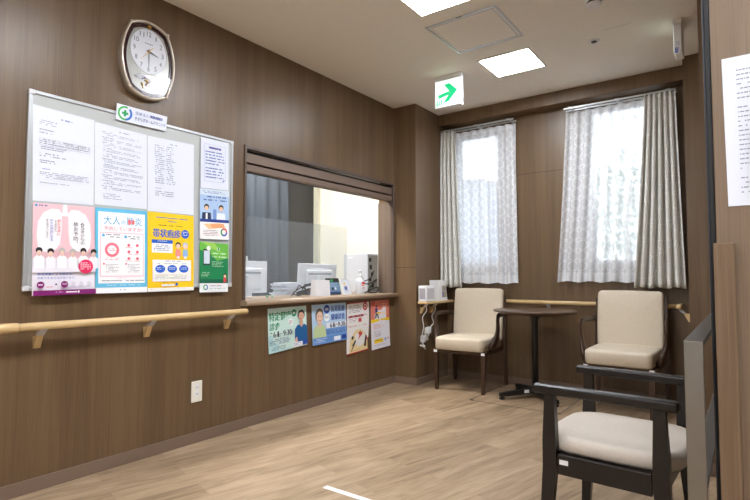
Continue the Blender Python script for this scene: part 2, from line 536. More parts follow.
# windows
M_FRAME = mat('window_frame_bronze', (150, 152, 154), 0.4, metal=0.3)
M_PANE = glass_mat('window_glass')
def window(name, w):
    x0, x1, z0, z1 = w
    y0, y1 = BW+0.07, BW+0.13
    f = MB()
    t = 0.035
    f.box(x0, x1, y0, y1, z0, z0+t, M_FRAME); f.box(x0, x1, y0, y1, z1-t, z1, M_FRAME)
    f.box(x0, x0+t, y0, y1, z0+t, z1-t, M_FRAME); f.box(x1-t, x1, y0, y1, z0+t, z1-t, M_FRAME)
    fo = struct(f.build(name))
    p = MB(); p.box(x0+t, x1-t, BW+0.098, BW+0.102, z0+t, z1-t, M_PANE)
    p.build('pane', fo)
    return fo
window('window_1', W1)
window('window_2', W2)

# sliding door leaf beside the camera: veneer, black rubber edge, wooden pull board
DY = 1.25
mb = MB(); mb.box(-0.0495, 0.95, DY, DY+0.04, 0.006, CEIL, M_DOORW, bev=0.002); door = struct(mb.build('door_1'))
mb = MB(); mb.box(-0.0615, -0.0497, DY+0.0008, DY+0.044, 0.006, CEIL, mat('rubber_edge_black', (10, 11, 15), 0.5), bev=0.003)
mb.box(-0.0628, -0.0592, DY-0.0005, DY+0.02, 0.006, CEIL, mat('rubber_edge_blue_grey', (36, 39, 48), 0.5), bev=0.003)
e = mb.build('edge_seal', door); e['label'] = 'black rubber edge seal'
mb = MB(); mb.box(-0.0545, -0.019, DY-0.022, DY-0.0002, 0.05, 1.044, M_PULL, bev=0.0015)
e = mb.build('pull_board', door); e['label'] = 'light brown wooden pull board'
mb = MB(); mb.box(0.95, 3.0, DY, DY+0.04, 0, CEIL, M_DOORW); struct(mb.build('wall_partition'))

# ------------------------------------------------------------------ reception office behind the hatch
mb = MB(); mb.box(-4.2, -4.06, 1.2, 4.6, 0, CEIL, M_DARKG); struct(mb.build('wall_office_back'))
mb = MB(); mb.box(-4.06, LW-0.17, 4.42, 4.6, 0, CEIL, M_CREAM); struct(mb.build('wall_office_end'))
mb = MB(); mb.box(-4.6, LW-0.17, 1.1, 1.2, 0, CEIL, M_CREAM); struct(mb.build('wall_office_near'))
mb = MB(); mb.box(-4.06, -3.985, 4.38, 4.42, 0, CEIL, mat('corner_trim_cream', (206, 206, 190), 0.6)); struct(mb.build('trim_3'))

# ================================================================== LIGHTS OF THE ROOM
def ceiling_light(x, y, label, s=0.36, m=None, group='recessed ceiling panels'):
    t = thing('ceiling_light', label, 'ceiling light', (x, y, CEIL), 0, group)
    f = MB(); h = s/2; w = 0.012
    mw = mat('light_frame_white', (226, 224, 218), 0.5)
    for a in ((-h-w, h+w, -h-w, -h), (-h-w, h+w, h, h+w), (-h-w, -h, -h, h), (h, h+w, -h, h)):
        f.box(a[0], a[1], a[2], a[3], -0.008, -0.0005, mw)
    f.build('frame', t)
    d = MB(); d.box(-h, h, -h, h, -0.006, -0.001, m or M_LEDPANEL); d.build('diffuser', t)
    return t
ceiling_light(-1.362, 3.598, 'square lit ceiling panel behind the access hatch, nearer the windows')
ceiling_light(-1.362, 2.425, 'square lit ceiling panel cut by the top edge, before the access hatch')
for yy in (1.25, 0.08, -1.1, -2.3):
    ceiling_light(-1.362, yy, 'square lit ceiling panel farther along the row, outside the picture')
for yy in (0.6, -0.55, -1.7):  # unseen second row, added to brighten the door leaf and near walls
    ceiling_light(0.5, yy, 'square lit ceiling panel of an added second row, outside the picture')
ceiling_light(-3.35, 3.2, 'long lit ceiling panel inside the reception office', s=0.5, m=M_OFFPANEL, group='office ceiling panels')

# ================================================================== FURNITURE
def taper_leg(mb, top, bot, wt, wb, m):
    """straight tapered leg between two centres, square in section"""
    tx, ty, tz = top; bx, by, bz = bot
    def q(x, y, z, w): return [(x-w/2, y-w/2, z), (x+w/2, y-w/2, z), (x+w/2, y+w/2, z), (x-w/2, y+w/2, z)]
    mb.hexa(q(bx, by, bz, wb), q(tx, ty, tz, wt), m)

def dup(root, label=None):
    r = root.copy(); COL.objects.link(r)
    if label: r['label'] = label
    for ch in list(root.children):
        c = ch.copy(); COL.objects.link(c); c.parent = r
        for g in list(ch.children):
            d = g.copy(); COL.objects.link(d); d.parent = c
    return r

def waiting_chair():
    t = thing('waiting_chair', 'beige vinyl armchair with walnut legs under the left window, beside the cables', 'chair', (0, 0, 0), 0, 'beige armchairs')
    mb = MB(); mb.cushion(0.437, 0.49, 0.105, M_VINYL, rc=0.04, re=0.024, crown=0.012, bulge=0.006, M=Matrix.Translation((0, -0.02, 0.345)))
    mb.build('seat', t)
    # backrest: a pad leaning back, front face in vinyl, flat rear shell
    tilt = Matrix.Translation((0, 0.178, 0.40)) @ Matrix.Rotation(math.radians(-6.5), 4, 'X')
    mb = MB()
    mb.cushion(0.46, 0.47, 0.05, M_VINYL, rc=0.03, re=0.02, crown=0.008, bulge=0.004,
               M=tilt @ Matrix.Translation((0, 0.03, 0.225)) @ Matrix.Rotation(PI/2, 4, 'X'))
    mb.build('backrest', t)
    mb = MB(); mb.box(-0.224, 0.224, 0.031, 0.045, 0.0, 0.455, M_VINYLS, bev=0.006, M=tilt); mb.build('back_panel', t)
    mb = MB(); mb.box(-0.235, 0.235, -0.235, 0.2, 0.315, 0.346, M_LEGWOOD, bev=0.004); mb.build('seat_frame', t)
    for sx in (-1, 1):
        mb = MB(); taper_leg(mb, (sx*0.215, -0.225, 0.345), (sx*0.207, -0.235, 0.0), 0.042, 0.024, M_LEGWOOD)
        lg = mb.build('leg', t)
        mb = MB(); mb.box(sx*0.214-0.016, sx*0.214+0.016, -0.2485, -0.2465, 0.318, 0.34, M_WHITE)
        mb.build('leg_label', lg)
        # rear leg runs up beside the backrest
        mb = MB()
        taper_leg(mb, (sx*0.242, 0.212, 0.38), (sx*0.245, 0.245, 0.0), 0.034, 0.024, M_LEGWOOD)
        taper_leg(mb, (sx*0.241, 0.247, 0.80), (sx*0.242, 0.212, 0.38), 0.020, 0.034, M_LEGWOOD)
        mb.build('leg', t)
        mb = MB()
        pth = [(sx*0.248, 0.215, 0.632), (sx*0.268, 0.08, 0.640), (sx*0.282, -0.035, 0.640), (sx*0.287, -0.075, 0.632), (sx*0.289, -0.090, 0.605),
               (sx*0.288, -0.084, 0.56), (sx*0.284, -0.078, 0.51), (sx*0.276, -0.084, 0.46), (sx*0.262, -0.105, 0.41), (sx*0.240, -0.13, 0.352)]
        mb.tube(pth, [0.018, 0.019, 0.021, 0.023, 0.024, 0.026, 0.030, 0.037, 0.044, 0.044], M_LEGWOOD, seg=10, sq=0.55, up=(sx, 0, 0.3))
        mb.build('armrest', t)
    return t
chA = waiting_chair()
chA.location = (-2.005, 4.185, 0); chA.rotation_euler = (0, 0, math.radians(3.5))
chB = dup(chA, 'beige vinyl armchair with walnut legs under the right window, facing the black stool')
chB.location = (-0.750, 4.165, 0); chB.rotation_euler = (0, 0, math.radians(-1))

# round cafe table between the two armchairs
t = thing('cafe_table', 'round walnut-topped pedestal table on black cross base between beige armchairs', 'table', (-1.405, 4.132, 0))
mb = MB(); mb.lathe([(0.02, 0.668), (0.25, 0.668), (0.318, 0.686), (0.325, 0.691), (0.325, 0.697), (0.322, 0.70), (0.02, 0.70)], M_TABLE, seg=56); mb.build('table_top', t)
mb = MB(); mb.lathe([(0.025, 0.055), (0.025, 0.56), (0.028, 0.62), (0.044, 0.655), (0.075, 0.667)], M_BLACKM, seg=24); mb.build('pedestal', t)
base = MB()
base.lathe([(0.045, 0.035), (0.055, 0.04), (0.055, 0.075), (0.03, 0.085)], M_BLACKM, seg=20)
for a in (48, 138, 228, 318):
    ca, sa = math.cos(math.radians(a)), math.sin(math.radians(a))
    R = Matrix.Rotation(math.radians(a), 4, 'Z')
    base.hexa([R @ Vector(p) for p in ((0.03, -0.024, 0.038), (0.31, -0.02, 0.022), (0.31, 0.02, 0.022), (0.03, 0.024, 0.038))],
              [R @ Vector(p) for p in ((0.03, -0.018, 0.082), (0.31, -0.015, 0.05), (0.31, 0.015, 0.05), (0.03, 0.018, 0.082))], M_BLACKM)
base = base.build('cross_base', t)
for a in (48, 138, 228, 318):
    ca, sa = math.cos(math.radians(a)), math.sin(math.radians(a))
    mb = MB(); mb.lathe([(0.02, 0.0), (0.022, 0.004), (0.022, 0.014), (0.008, 0.018), (0.008, 0.03)], M_BLACKM, c=(0.292*ca, 0.292*sa, 0), seg=14); mb.build('foot', t)
mb = MB(); R = Matrix.Rotation(math.radians(228), 4, 'Z')
mb.box(0.07, 0.11, 0.0215, 0.0235, 0.045, 0.07, M_WHITE, M=R); e = mb.build('label', t); e['label'] = 'small white sticker on the base'

# low backless stool with two armrests
t = thing('armrest_stool', 'black wooden backless stool with two armrests and cream seat near the door', 'stool', (-0.402, 2.122, 0), math.radians(-3.2))
SW, SD, AZ = 0.36, 0.43, 0.585
def stool_leg(sx, sy):
    mb = MB()
    x, y = sx*0.178-(0.006 if sy > 0 else 0), sy*0.237
    def q(cx, cy, z, w, d): return [(cx-w/2, cy-d/2, z), (cx+w/2, cy-d/2, z), (cx+w/2, cy+d/2, z), (cx-w/2, cy+d/2, z)]
    a = q(x+sx*0.022, y+sy*0.012, 0, 0.034, 0.028); b = q(x, y, 0.30, 0.048, 0.032); c = q(x, y, 0.39, 0.048, 0.032); d = q(x-sx*0.002, y, AZ-0.03, 0.034, 0.028)
    mb.hexa(a, b, M_DARKWOOD); mb.hexa(b, c, M_DARKWOOD); mb.hexa(c, d, M_DARKWOOD)
    mb.build('leg', t)
for sy in (-1, 1):
    for sx in (-1, 1): stool_leg(sx, sy)
    mb = MB(); mb.box(-0.235, 0.232, sy*0.24-0.021, sy*0.24+0.021, AZ-0.034, AZ, M_DARKWOOD, bev=0.009, seg=3); mb.build('armrest', t)
ap = MB()
for sy in (-1, 1): ap.box(-0.15, 0.15, sy*0.237-0.011, sy*0.237+0.011, 0.275, 0.345, M_DARKWOOD, bev=0.002)
for sx in (-1, 1): ap.box(sx*0.172-0.011, sx*0.172+0.011, -0.22, 0.22, 0.275, 0.345, M_DARKWOOD, bev=0.002)
ap.box(-0.16, 0.16, -0.225, 0.225, 0.33, 0.3445, M_DARKWOOD)
ap = ap.build('seat_rail', t)
mb = MB(); mb.box(-0.143, -0.113, -0.2505, -0.2482, 0.312, 0.328, M_WHITE); e = mb.build('label', ap); e['label'] = 'small white sticker'
mb = MB(); mb.cushion(0.45, 0.435, 0.058, M_SEATFAB, rc=0.10, re=0.03, crown=0.018, bulge=0.012, M=Matrix.Translation((0, 0, 0.345))); mb.build('seat', t)

# stainless guard loop standing by the door
t = thing('steel_guard', 'brushed steel rectangular guard rail standing between stool and door', 'guard rail', (-0.091, 1.70, 0))
hw = 0.0165
fr = MB()
fr.box(-hw, hw, -0.507, -0.496, 0.0, 0.85, M_STEEL, bev=0.001); fr.build('post', t)
fr = MB(); fr.box(-hw, hw, 0.496, 0.507, 0.0, 0.85, M_STEEL, bev=0.001); fr.build('post', t)
fr = MB(); fr.box(-hw, hw, -0.496, 0.496, 0.839, 0.85, M_STEEL, bev=0.001); fr.build('top_bar', t)
fr = MB(); fr.box(-hw, hw, -0.496, 0.496, 0.562, 0.573, M_STEEL, bev=0.001); fr.build('lower_bar', t)

# ================================================================== HANDRAILS
def bracket(parent, pos, out, d=0.07):
    """white clip under the rail and a maple arm down to the wall; out = unit vector away from the wall"""
    o = Vector(out); s = Vector((-o.y, o.x, 0)); p = Vector(pos)       # p on the wall at rail height
    def Q(d, w, z): return p + o*d + s*w + Vector((0, 0, z))
    b = MB()
    w = 0.014
    b.hexa([Q(0.0, -w, -0.105), Q(0.012, -w, -0.105), Q(0.012, w, -0.105), Q(0.0, w, -0.105)],
           [Q(0.0, -w, -0.05), Q(d*0.6, -w, -0.045), Q(d*0.6, w, -0.045), Q(0.0, w, -0.05)], M_RAIL)
    bo = b.build('bracket', parent)
    c = MB(); w = 0.019
    c.hexa([Q(d*0.4, -w*0.8, -0.046), Q(d*0.65, -w*0.8, -0.044), Q(d*0.65, w*0.8, -0.044), Q(d*0.4, w*0.8, -0.046)],
           [Q(d-0.014, -w*0.8, -0.014), Q(d+0.014, -w*0.8, -0.014), Q(d+0.014, w*0.8, -0.014), Q(d-0.014, w*0.8, -0.014)], M_CLIP)
    c.build('clip', bo)
RZ = 0.7515
t = thing('handrail', 'long maple handrail on the wall below the whiteboard', 'handrail', (LW, 1.5, 0))
def on(y, d, z): return (d, y-1.5, z)
mb = MB(); mb.tube([on(0.885, 0.07, RZ), on(2.165, 0.07, RZ), on(2.172, 0.07, RZ)], [0.0175, 0.0175, 0.013], M_RAIL, seg=16); mb.build('rail', t)
mb = MB(); mb.tube([on(-0.6, 0.07, RZ), on(0.868, 0.07, RZ), on(0.89, 0.07, RZ), on(0.908, 0.07, RZ)], [0.0215, 0.0215, 0.0215, 0.0195], M_RAIL, seg=16); mb.build('rail_joint', t)
for yy in (1.005, 1.535, 2.06): bracket(t, (0, yy-1.5, RZ), (1, 0, 0))

# window-bay handrail: column ledge, back run, right return
t = thing('handrail', 'maple handrail along the window wall behind the beige armchairs', 'handrail', (-1.4, BW, 0))
def bw(x, y, z): return (x+1.4, y-BW, z)
RB = 0.744
mb = MB(); mb.tube([bw(-2.29, BW-0.05, RB), bw(-0.43, BW-0.05, RB)], 0.0175, M_RAIL, seg=16); mb.build('rail', t)
bracket(t, bw(-1.405, BW, RB), (0, -1, 0), 0.05); bracket(t, bw(-2.15, BW, RB), (0, -1, 0), 0.05)
t = thing('column_ledge', 'flat maple ledge on the left column carrying two white devices', 'ledge', (-2.411, 4.2, 0))
mb = MB(); mb.box(0.011, 0.111, -0.245, 0.27, RB-0.022, RB, M_RAIL, bev=0.006, seg=3); mb.build('board', t)
bracket(t, (0, -0.17, RB-0.006), (1, 0, 0)); bracket(t, (0, 0.0, RB-0.006), (1, 0, 0))
t = thing('handrail', 'short maple handrail return beside the right column', 'handrail', (-0.336, 4.33, 0))
mb = MB(); mb.tube([(-0.068, -0.105, RB+0.012), (-0.068, -0.095, RB+0.012), (-0.068, 0.11, RB+0.008)], [0.014, 0.0185, 0.0185], M_RAIL, seg=16); mb.build('rail', t)
bracket(t, (0, -0.06, RB+0.010), (-1, 0, 0))

# ================================================================== CURTAINS
def curtain(name, label, cat, group, m, xt0, xt1, xb0, xb1, zt, zb, yc, n, amp, seed, thick=0.0, flare=1.3):
    r = random.Random(seed)
    ph = [r.uniform(-0.5, 0.5) for _ in range(n+2)]
    am = [r.uniform(0.7, 1.25) for _ in range(n+2)]
    NU, NV = n*12, 36
    bm = bmesh.new(); uvl = bm.loops.layers.uv.new('cloth')
    V = []
    for j in range(NV+1):
        q = j/NV; z = zt+(zb-zt)*q
        e = q**1.25
        row = []
        for i in range(NU+1):
            s_ = i/NU
            k = min(int(s_*n), n-1); f = s_*n-k
            a = am[k]*(1-f)+am[k+1]*f; p = ph[k]*(1-f)+ph[k+1]*f
            w = 2*PI*(s_*n)+p*q*1.4
            hdr = 0.55 if q < 0.05 else min(1.0, 0.55+(q-0.05)*2.5)
            x = (xt0+(xb0-xt0)*e)*(1-s_)+(xt1+(xb1-xt1)*e)*s_
            x += 0.35*amp*math.sin(2*w)*hdr*0.5
            y = yc - amp*a*hdr*(1+(flare-1)*q)*math.cos(w)
            zz = z + (0.006*math.sin(w*0.5+seed) if j == NV else 0)
            row.append(bm.verts.new((x, y, zz)))
        V.append(row)
    wid = (xt1-xt0)*1.25
    for j in range(NV):
        for i in range(NU):
            f = bm.faces.new((V[j][i], V[j][i+1], V[j+1][i+1], V[j+1][i])); f.smooth = True
            for lp, (ii, jj) in zip(f.loops, ((i, j), (i+1, j), (i+1, j+1), (i, j+1))):
                lp[uvl].uv = (ii/NU*wid, (1-jj/NV)*(zt-zb))
    me = bpy.data.meshes.new(name); bm.to_mesh(me); bm.free(); me.materials.append(m)
    o = bpy.data.objects.new(name, me); COL.objects.link(o)
    if thick:
        s_ = o.modifiers.new('cloth_thickness', 'SOLIDIFY'); s_.thickness = thick
    return tag(o, label, cat, group)
ZT = 2.372
curtain('sheer_curtain', 'white ring-patterned sheer curtain of the left window', 'curtain', 'sheer curtains', M_SHEER, -2.36, -1.668, -2.36, -1.655, ZT-0.005, 0.905, 4.488, 8, 0.024, 3, flare=1.2)
curtain('sheer_curtain', 'white ring-patterned sheer curtain of the right window', 'curtain', 'sheer curtains', M_SHEER, -1.222, -0.54, -1.315, -0.60, ZT, 0.925, 4.488, 8, 0.024, 5, flare=1.2)
curtain('drape_curtain', 'grey-beige drape drawn aside at the left window, beside the column', 'curtain', 'grey-beige drapes', M_DRAPE, -2.395, -2.235, -2.395, -2.18, ZT, 0.868, 4.408, 4, 0.03, 11, thick=0.002)
curtain('drape_curtain', 'wide grey-beige drape drawn aside at the right window', 'curtain', 'grey-beige drapes', M_DRAPE, -0.610, -0.398, -0.71, -0.362, ZT, 0.885, 4.406, 6, 0.032, 12, thick=0.002)

def curtain_rail(x0, x1, label):
    t = thing('curtain_rail', label, 'curtain rail', ((x0+x1)/2, BW, 2.382), 0, 'curtain rails')
    h = (x1-x0)/2
    for yy in (-0.045, -0.118):
        mb = MB(); mb.box(-h, h, yy-0.007, yy+0.007, -0.003, 0.009, M_ALU, bev=0.002); mb.build('track', t)
    for xx in (-h+0.05, 0, h-0.05):
        mb = MB(); mb.box(xx-0.012, xx+0.012, -0.13, -0.0005, 0.0095, 0.0125, M_ALU); mb.box(xx-0.012, xx+0.012, -0.003, -0.0005, -0.02, 0.0095, M_ALU); mb.build('bracket', t)
curtain_rail(-2.40, -1.665, 'double silver curtain track above the left window')
curtain_rail(-1.225, -0.40, 'double silver curtain track above the right window')

# ================================================================== CEILING FITTINGS
t = thing('ceiling_hatch', 'square aluminium-framed access hatch between the two ceiling lights', 'access hatch', (-1.373, 2.987, CEIL))
mb = MB(); h = 0.222
for a, w, d in ((h, 0.014, 0.004), (h-0.02, 0.006, 0.003)):
    mb.box(-a-w, a+w, -a-w, -a, -d, -0.0004, M_ALU); mb.box(-a-w, a+w, a, a+w, -d, -0.0004, M_ALU)
    mb.box(-a-w, -a, -a, a, -d, -0.0004, M_ALU); mb.box(a, a+w, -a, a, -d, -0.0004, M_ALU)
mb.build('frame', t)
mb = MB(); mb.box(-h+0.02, h-0.02, -h+0.02, h-0.02, -0.002, -0.0004, M_CEIL); mb.build('panel', t)
mb = MB(); mb.box(-0.02, 0.02, -h-0.016, -h-0.004, -0.006, -0.0042, mat('latch_grey', (120, 120, 120), 0.4)); mb.build('latch', t)

t = thing('smoke_detector', 'round white smoke detector on the ceiling at the top edge', 'smoke detector', (-0.66, 3.03, CEIL))
mb = MB(); mb.lathe([(0.05, -0.012), (0.052, -0.010), (0.052, -0.0005)], M_WHITE, seg=28); mb.build('base', t)
mb = MB(); mb.lathe([(0.030, -0.012), (0.038, -0.024), (0.038, -0.0125)], M_BLACK, seg=28); mb.lathe([(0.02, -0.044), (0.036, -0.040), (0.040, -0.032), (0.040, -0.026), (0.02, -0.025)], M_WHITE, seg=28); mb.build('sensor_cap', t)
t = thing('ceiling_sensor', 'tiny round flush ceiling sensor with dark centre', 'sensor', (-0.787, 3.58, CEIL))
mb = MB(); mb.lathe([(0.036, -0.005), (0.038, -0.003), (0.038, -0.0004)], M_WHITE, seg=24); mb.build('ring', t)
mb = MB(); mb.lathe([(0.016, -0.010), (0.020, -0.0055), (0.020, -0.0052)], mat('sensor_dark', (50, 55, 60), 0.3), seg=20); mb.build('lens', t)
mb = MB(); mb.box(-0.70, -0.535, 3.452, 3.455, CEIL-0.0006, CEIL-0.0001, mat('ceiling_joint', (190, 178, 160), 0.9), M=Matrix.Translation((0, 0, 0))); struct(mb.build('trim_4'))

def exit_sign(name, label, loc, rz, k=1.0, kz=1.0):
    t = thing(name, label, 'exit sign', loc, rz, 'illuminated exit signs')
    mb = MB(); mb.box(-0.118*k, 0.118*k, -0.024, 0.024, -0.030, -0.0005, M_WHITE, bev=0.003); mb.build('mount', t)
    mb = MB(); mb.box(-0.114*k, 0.114*k, -0.021, 0.021, -0.252*kz, -0.0305, M_WHITE, bev=0.004); b = mb.build('housing', t)
    s = Sheet([(-0.106*k, -0.0215, -0.040), (0.106*k, -0.0215, -0.040), (0.106*k, -0.0215, -0.246*kz), (-0.106*k, -0.0215, -0.246*kz)], (0, -1, 0), base=M_SIGNLIT)
    g = M_GREENLED
    # arrow pointing right
    s.poly([(0.12, 0.53), (0.60, 0.44), (0.60, 0.58), (0.12, 0.67)], None, g)
    s.poly([(0.36, 0.17), (0.58, 0.14), (0.90, 0.46), (0.62, 0.51)], None, g)
    s.poly([(0.90, 0.46), (0.54, 0.84), (0.32, 0.87), (0.62, 0.51)], None, g)
    # doorway and running figure
    s.poly([(0.05, 0.74), (0.10, 0.735), (0.10, 0.955), (0.05, 0.96)], None, g)
    s.poly([(0.22, 0.72), (0.27, 0.715), (0.27, 0.925), (0.22, 0.93)], None, g)
    s.circ(0.17, 0.765, 0.022, None, m=g)
    s.poly([(0.13, 0.79), (0.18, 0.785), (0.175, 0.87), (0.14, 0.865)], None, g)
    s.poly([(0.14, 0.86), (0.175, 0.865), (0.145, 0.95), (0.115, 0.95)], None, g)
    s.poly([(0.15, 0.86), (0.18, 0.855), (0.21, 0.93), (0.18, 0.94)], None, g)
    o = s.mb.build('lit_face', t, weld=False); o['label'] = 'lit white face with green arrow'
    return t
exit_sign('exit_sign', 'lit white exit sign with green right arrow hanging before the left window', (-1.855, 3.54, CEIL), 0)
ex2 = exit_sign('exit_sign', 'exit sign seen edge-on, hanging near the right column with a tag', (-0.305, 3.64, CEIL), -PI/2, 0.66, 0.80)
s = Sheet([(0.0758, 0.016, -0.135), (0.0758, -0.018, -0.135), (0.0758, -0.020, -0.215), (0.0758, 0.008, -0.215)], (1, 0, 0), base=M_WHITE2)
s.greek(0.15, 0.05, 0.85, 0.45, 5, (90, 92, 110), seed=4); s.poly([(0.2, 0.55), (0.85, 0.5), (0.9, 0.9), (0.3, 0.95)], (90, 110, 190)); s.greek(0.3, 0.6, 0.8, 0.85, 2, (220, 225, 240), seed=9)
o = s.mb.build('tag', ex2, weld=False); o['label'] = 'small printed tag with blue square'

# ================================================================== RECEPTION HATCH
M_SHUT = mat('shutter_brown', (118, 99, 86), 0.5)
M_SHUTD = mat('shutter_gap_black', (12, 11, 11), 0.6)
M_FRM = mat('hatch_frame_brown', (92, 78, 70), 0.4)
t = thing('hatch_shutter', 'brown raised roller shutter and frame around the reception hatch', 'roller shutter', (LW, 3.0, OP_Z0))
def hy(y): return y-3.0
def hz(z): return z-OP_Z0
mb = MB()
mb.box(-0.02, 0.012, hy(OP_Y0-0.015), hy(OP_Y0), hz(0.8175), hz(1.835), M_FRM, bev=0.002); mb.box(-0.02, 0.012, hy(3.925), hy(3.9485), hz(0.8175), hz(1.835), M_FRM, bev=0.002)
mb.box(-0.02, 0.012, hy(OP_Y0), hy(3.925), hz(1.812), hz(1.835), M_FRM, bev=0.002); mb.build('frame', t)
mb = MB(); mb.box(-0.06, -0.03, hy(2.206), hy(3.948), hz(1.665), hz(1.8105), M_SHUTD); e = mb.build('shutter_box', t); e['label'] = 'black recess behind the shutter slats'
mb = MB(); mb.box(-0.029, -0.004, hy(2.207), hy(3.92), hz(1.725), hz(1.788), M_SHUT, bev=0.003); mb.build('slat', t)
mb = MB(); mb.box(-0.029, 0.002, hy(2.207), hy(3.92), hz(1.664), hz(1.713), M_SHUT, bev=0.010, seg=4); mb.build('bottom_bar', t)
mb = MB(); mb.box(LW-0.17, LW-0.012, 3.935, 3.9485, 0.816, 1.66, M_JAMB); struct(mb.build('trim_5'))

# counter: rounded nosing outside, flat shelf inside
M_CTR = mat('counter_laminate', (164, 141, 119), 0.32)
t = thing('reception_counter', 'beige laminate counter with rounded nose below the hatch', 'counter', (LW, 3.0, 0))
mb = MB(); mb.box(-0.50, -0.0005, hy(OP_Y0+0.002), hy(3.934), 0.7905, 0.815, M_CTR); mb.build('shelf', t)
mb = MB()
prof = [(0.0005, 0.782), (0.05, 0.782)] + [(0.05+0.0175*math.sin(a), 0.799-0.017*math.cos(a)) for a in [PI*k/8 for k in range(1, 8)]] + [(0.05, 0.816), (0.0005, 0.816)]
mb.prism(prof, 'y', hy(2.175), hy(3.93), M_CTR, smooth=True); e = mb.build('nosing', t)
M_DESK = mat('desk_white', (214, 214, 212), 0.5)
t = thing('office_desk', 'white office desk behind the counter carrying two monitors', 'desk', (-3.42, 3.0, 0))
mb = MB(); mb.box(-0.25, 0.25, -0.95, 1.40, 0.70, 0.73, M_DESK, bev=0.002); mb.build('desk_top', t)
for yy in (-0.93, 1.36):
    mb = MB(); mb.box(-0.23, 0.23, yy-0.012, yy+0.012, 0, 0.70, M_DESK); mb.build('side_panel', t)

# acrylic screen standing on the counter
M_ACR = glass_mat('clear_acrylic', tint=(0.93, 0.95, 0.96), fres=0.05, haze=0.07)
t = thing('acrylic_screen', 'clear acrylic droplet screen standing on the reception counter', 'acrylic screen', (-2.93, 3.0, 0.815))
mb = MB(); mb.box(-0.002, 0.002, hy(2.21), hy(3.60), 0.004, 0.595, M_ACR); mb.build('sheet', t)
for yy in (2.45, 3.40):
    mb = MB(); mb.box(-0.06, 0.06, hy(yy)-0.002, hy(yy)+0.002, 0.0005, 0.004, M_ACR); mb.build('foot', t)

def monitor(label, loc, rz, w=0.50, h=0.33, lean=0):
    t = thing('monitor', label, 'monitor', loc, rz, 'office monitors')
    # screen faces local -y away; rear faces +y
    T = Matrix.Translation((0, 0, 0.10)) @ Matrix.Rotation(math.radians(lean), 4, 'X')
    mb = MB(); mb.box(-w/2, w/2, -0.02, 0.008, 0.0, h, M_WHITE2, bev=0.004, M=T); sc = mb.build('casing', t)
    mb = MB(); mb.box(-w/2+0.015, w/2-0.015, -0.0215, -0.0203, 0.015, h-0.015, M_BLACK, M=T); mb.build('screen', t)
    mb = MB(); mb.box(-w*0.34, w*0.34, 0.0085, 0.03, h*0.1, h*0.78, M_WHITE2, bev=0.012, M=T); rc = mb.build('rear_cover', t)
    mb = MB(); mb.box(-w*0.30, w*0.30, 0.0303, 0.032, h*0.60, h*0.66, mat('vent_grey', (150, 156, 168), 0.5), M=T); mb.build('vent_strip', rc)
    mb = MB(); mb.box(-0.03, 0.03, 0.031, 0.055, 0.015, 0.25, M_WHITE2, bev=0.004); mb.build('stand_neck', t)
    mb = MB(); mb.box(-0.12, 0.12, -0.09, 0.12, 0.001, 0.015, M_WHITE2, bev=0.004); mb.build('stand_foot', t)
    return t
monitor('white monitor seen from behind, left end of the office desk', (-3.36, 2.80, 0.73), -PI/2+0.1, 0.52, 0.27)
monitor('white monitor seen from behind, right of the paper stack', (-3.36, 3.68, 0.73), -PI/2-0.05, 0.50, 0.26, lean=-4)

# papers and small things between the monitors
def paper_stack(label, loc, rz, w, d, n, seed):
    r = random.Random(seed); mb = MB()
    for k in range(n):
        M = Matrix.Translation((r.uniform(-0.02, 0.02), r.uniform(-0.025, 0.025), 0)) @ Matrix.Rotation(r.uniform(-0.25, 0.25), 4, 'Z')
        mb.box(-w/2, w/2, -d/2, d/2, 0.001+k*0.011, 0.001+k*0.011+0.010, M_PAPER, M=M)
    o = mb.build('paper_stack'); o.location = loc; o.rotation_euler = (0, 0, rz)
    return tag(o, label, 'papers')
paper_stack('white stack of papers on the desk between the two monitors', (-3.29, 3.205, 0.73), 0.05, 0.17, 0.20, 17, 3)
t = thing('desk_phone', 'black desk telephone on the counter behind the white card stand', 'telephone', (-3.04, 3.20, 0.815), -1.2)
mb = MB(); mb.hexa([(-0.08, -0.06, 0.001), (0.08, -0.06, 0.001), (0.08, 0.06, 0.001), (-0.08, 0.06, 0.001)], [(-0.08, -0.06, 0.025), (0.08, -0.06, 0.025), (0.08, 0.06, 0.06), (-0.08, 0.06, 0.06)], M_BLACK); mb.build('body', t)
mb = MB(); mb.tube([(-0.055, -0.05, 0.05), (-0.055, -0.04, 0.075), (-0.055, 0.04, 0.09), (-0.055, 0.055, 0.075)], [0.018, 0.013, 0.013, 0.018], M_BLACK); mb.build('handset', t)
def cable(name, label, pts, r, m, cat='cable', group=None):
    P = [Vector(p) for p in pts]; out = []
    for i in range(len(P)-1):
        a, b, c, d = P[max(i-1, 0)], P[i], P[i+1], P[min(i+2, len(P)-1)]
        for k in range(6):
            q = k/6
            out.append(0.5*((2*b)+(c-a)*q+(2*a-5*b+4*c-d)*q*q+(3*b-a-3*c+d)*q**3))
    out.append(P[-1])
    mb = MB(); mb.tube(out, r, m, seg=7)
    return tag(mb.build(name), label, cat, group)
cable('cable', 'looped black cable on the counter before the right monitor', [(-2.86, 2.84, 0.818), (-2.87, 2.90, 0.86), (-2.86, 2.93, 0.90), (-2.86, 2.97, 0.85), (-2.85, 2.92, 0.822), (-2.86, 2.86, 0.84), (-2.87, 2.99, 0.89), (-2.88, 3.03, 0.82)], 0.0035, M_BLACK)
cable('cable', 'tangled black cables beside the computer tower', [(-2.82, 3.87, 1.02), (-2.80, 3.78, 0.95), (-2.79, 3.66, 0.92), (-2.80, 3.76, 0.90), (-2.81, 3.90, 0.94), (-2.80, 3.75, 0.84), (-2.80, 3.88, 0.82), (-2.81, 3.91, 0.87), (-2.80, 3.70, 0.822)], 0.005, M_BLACK)

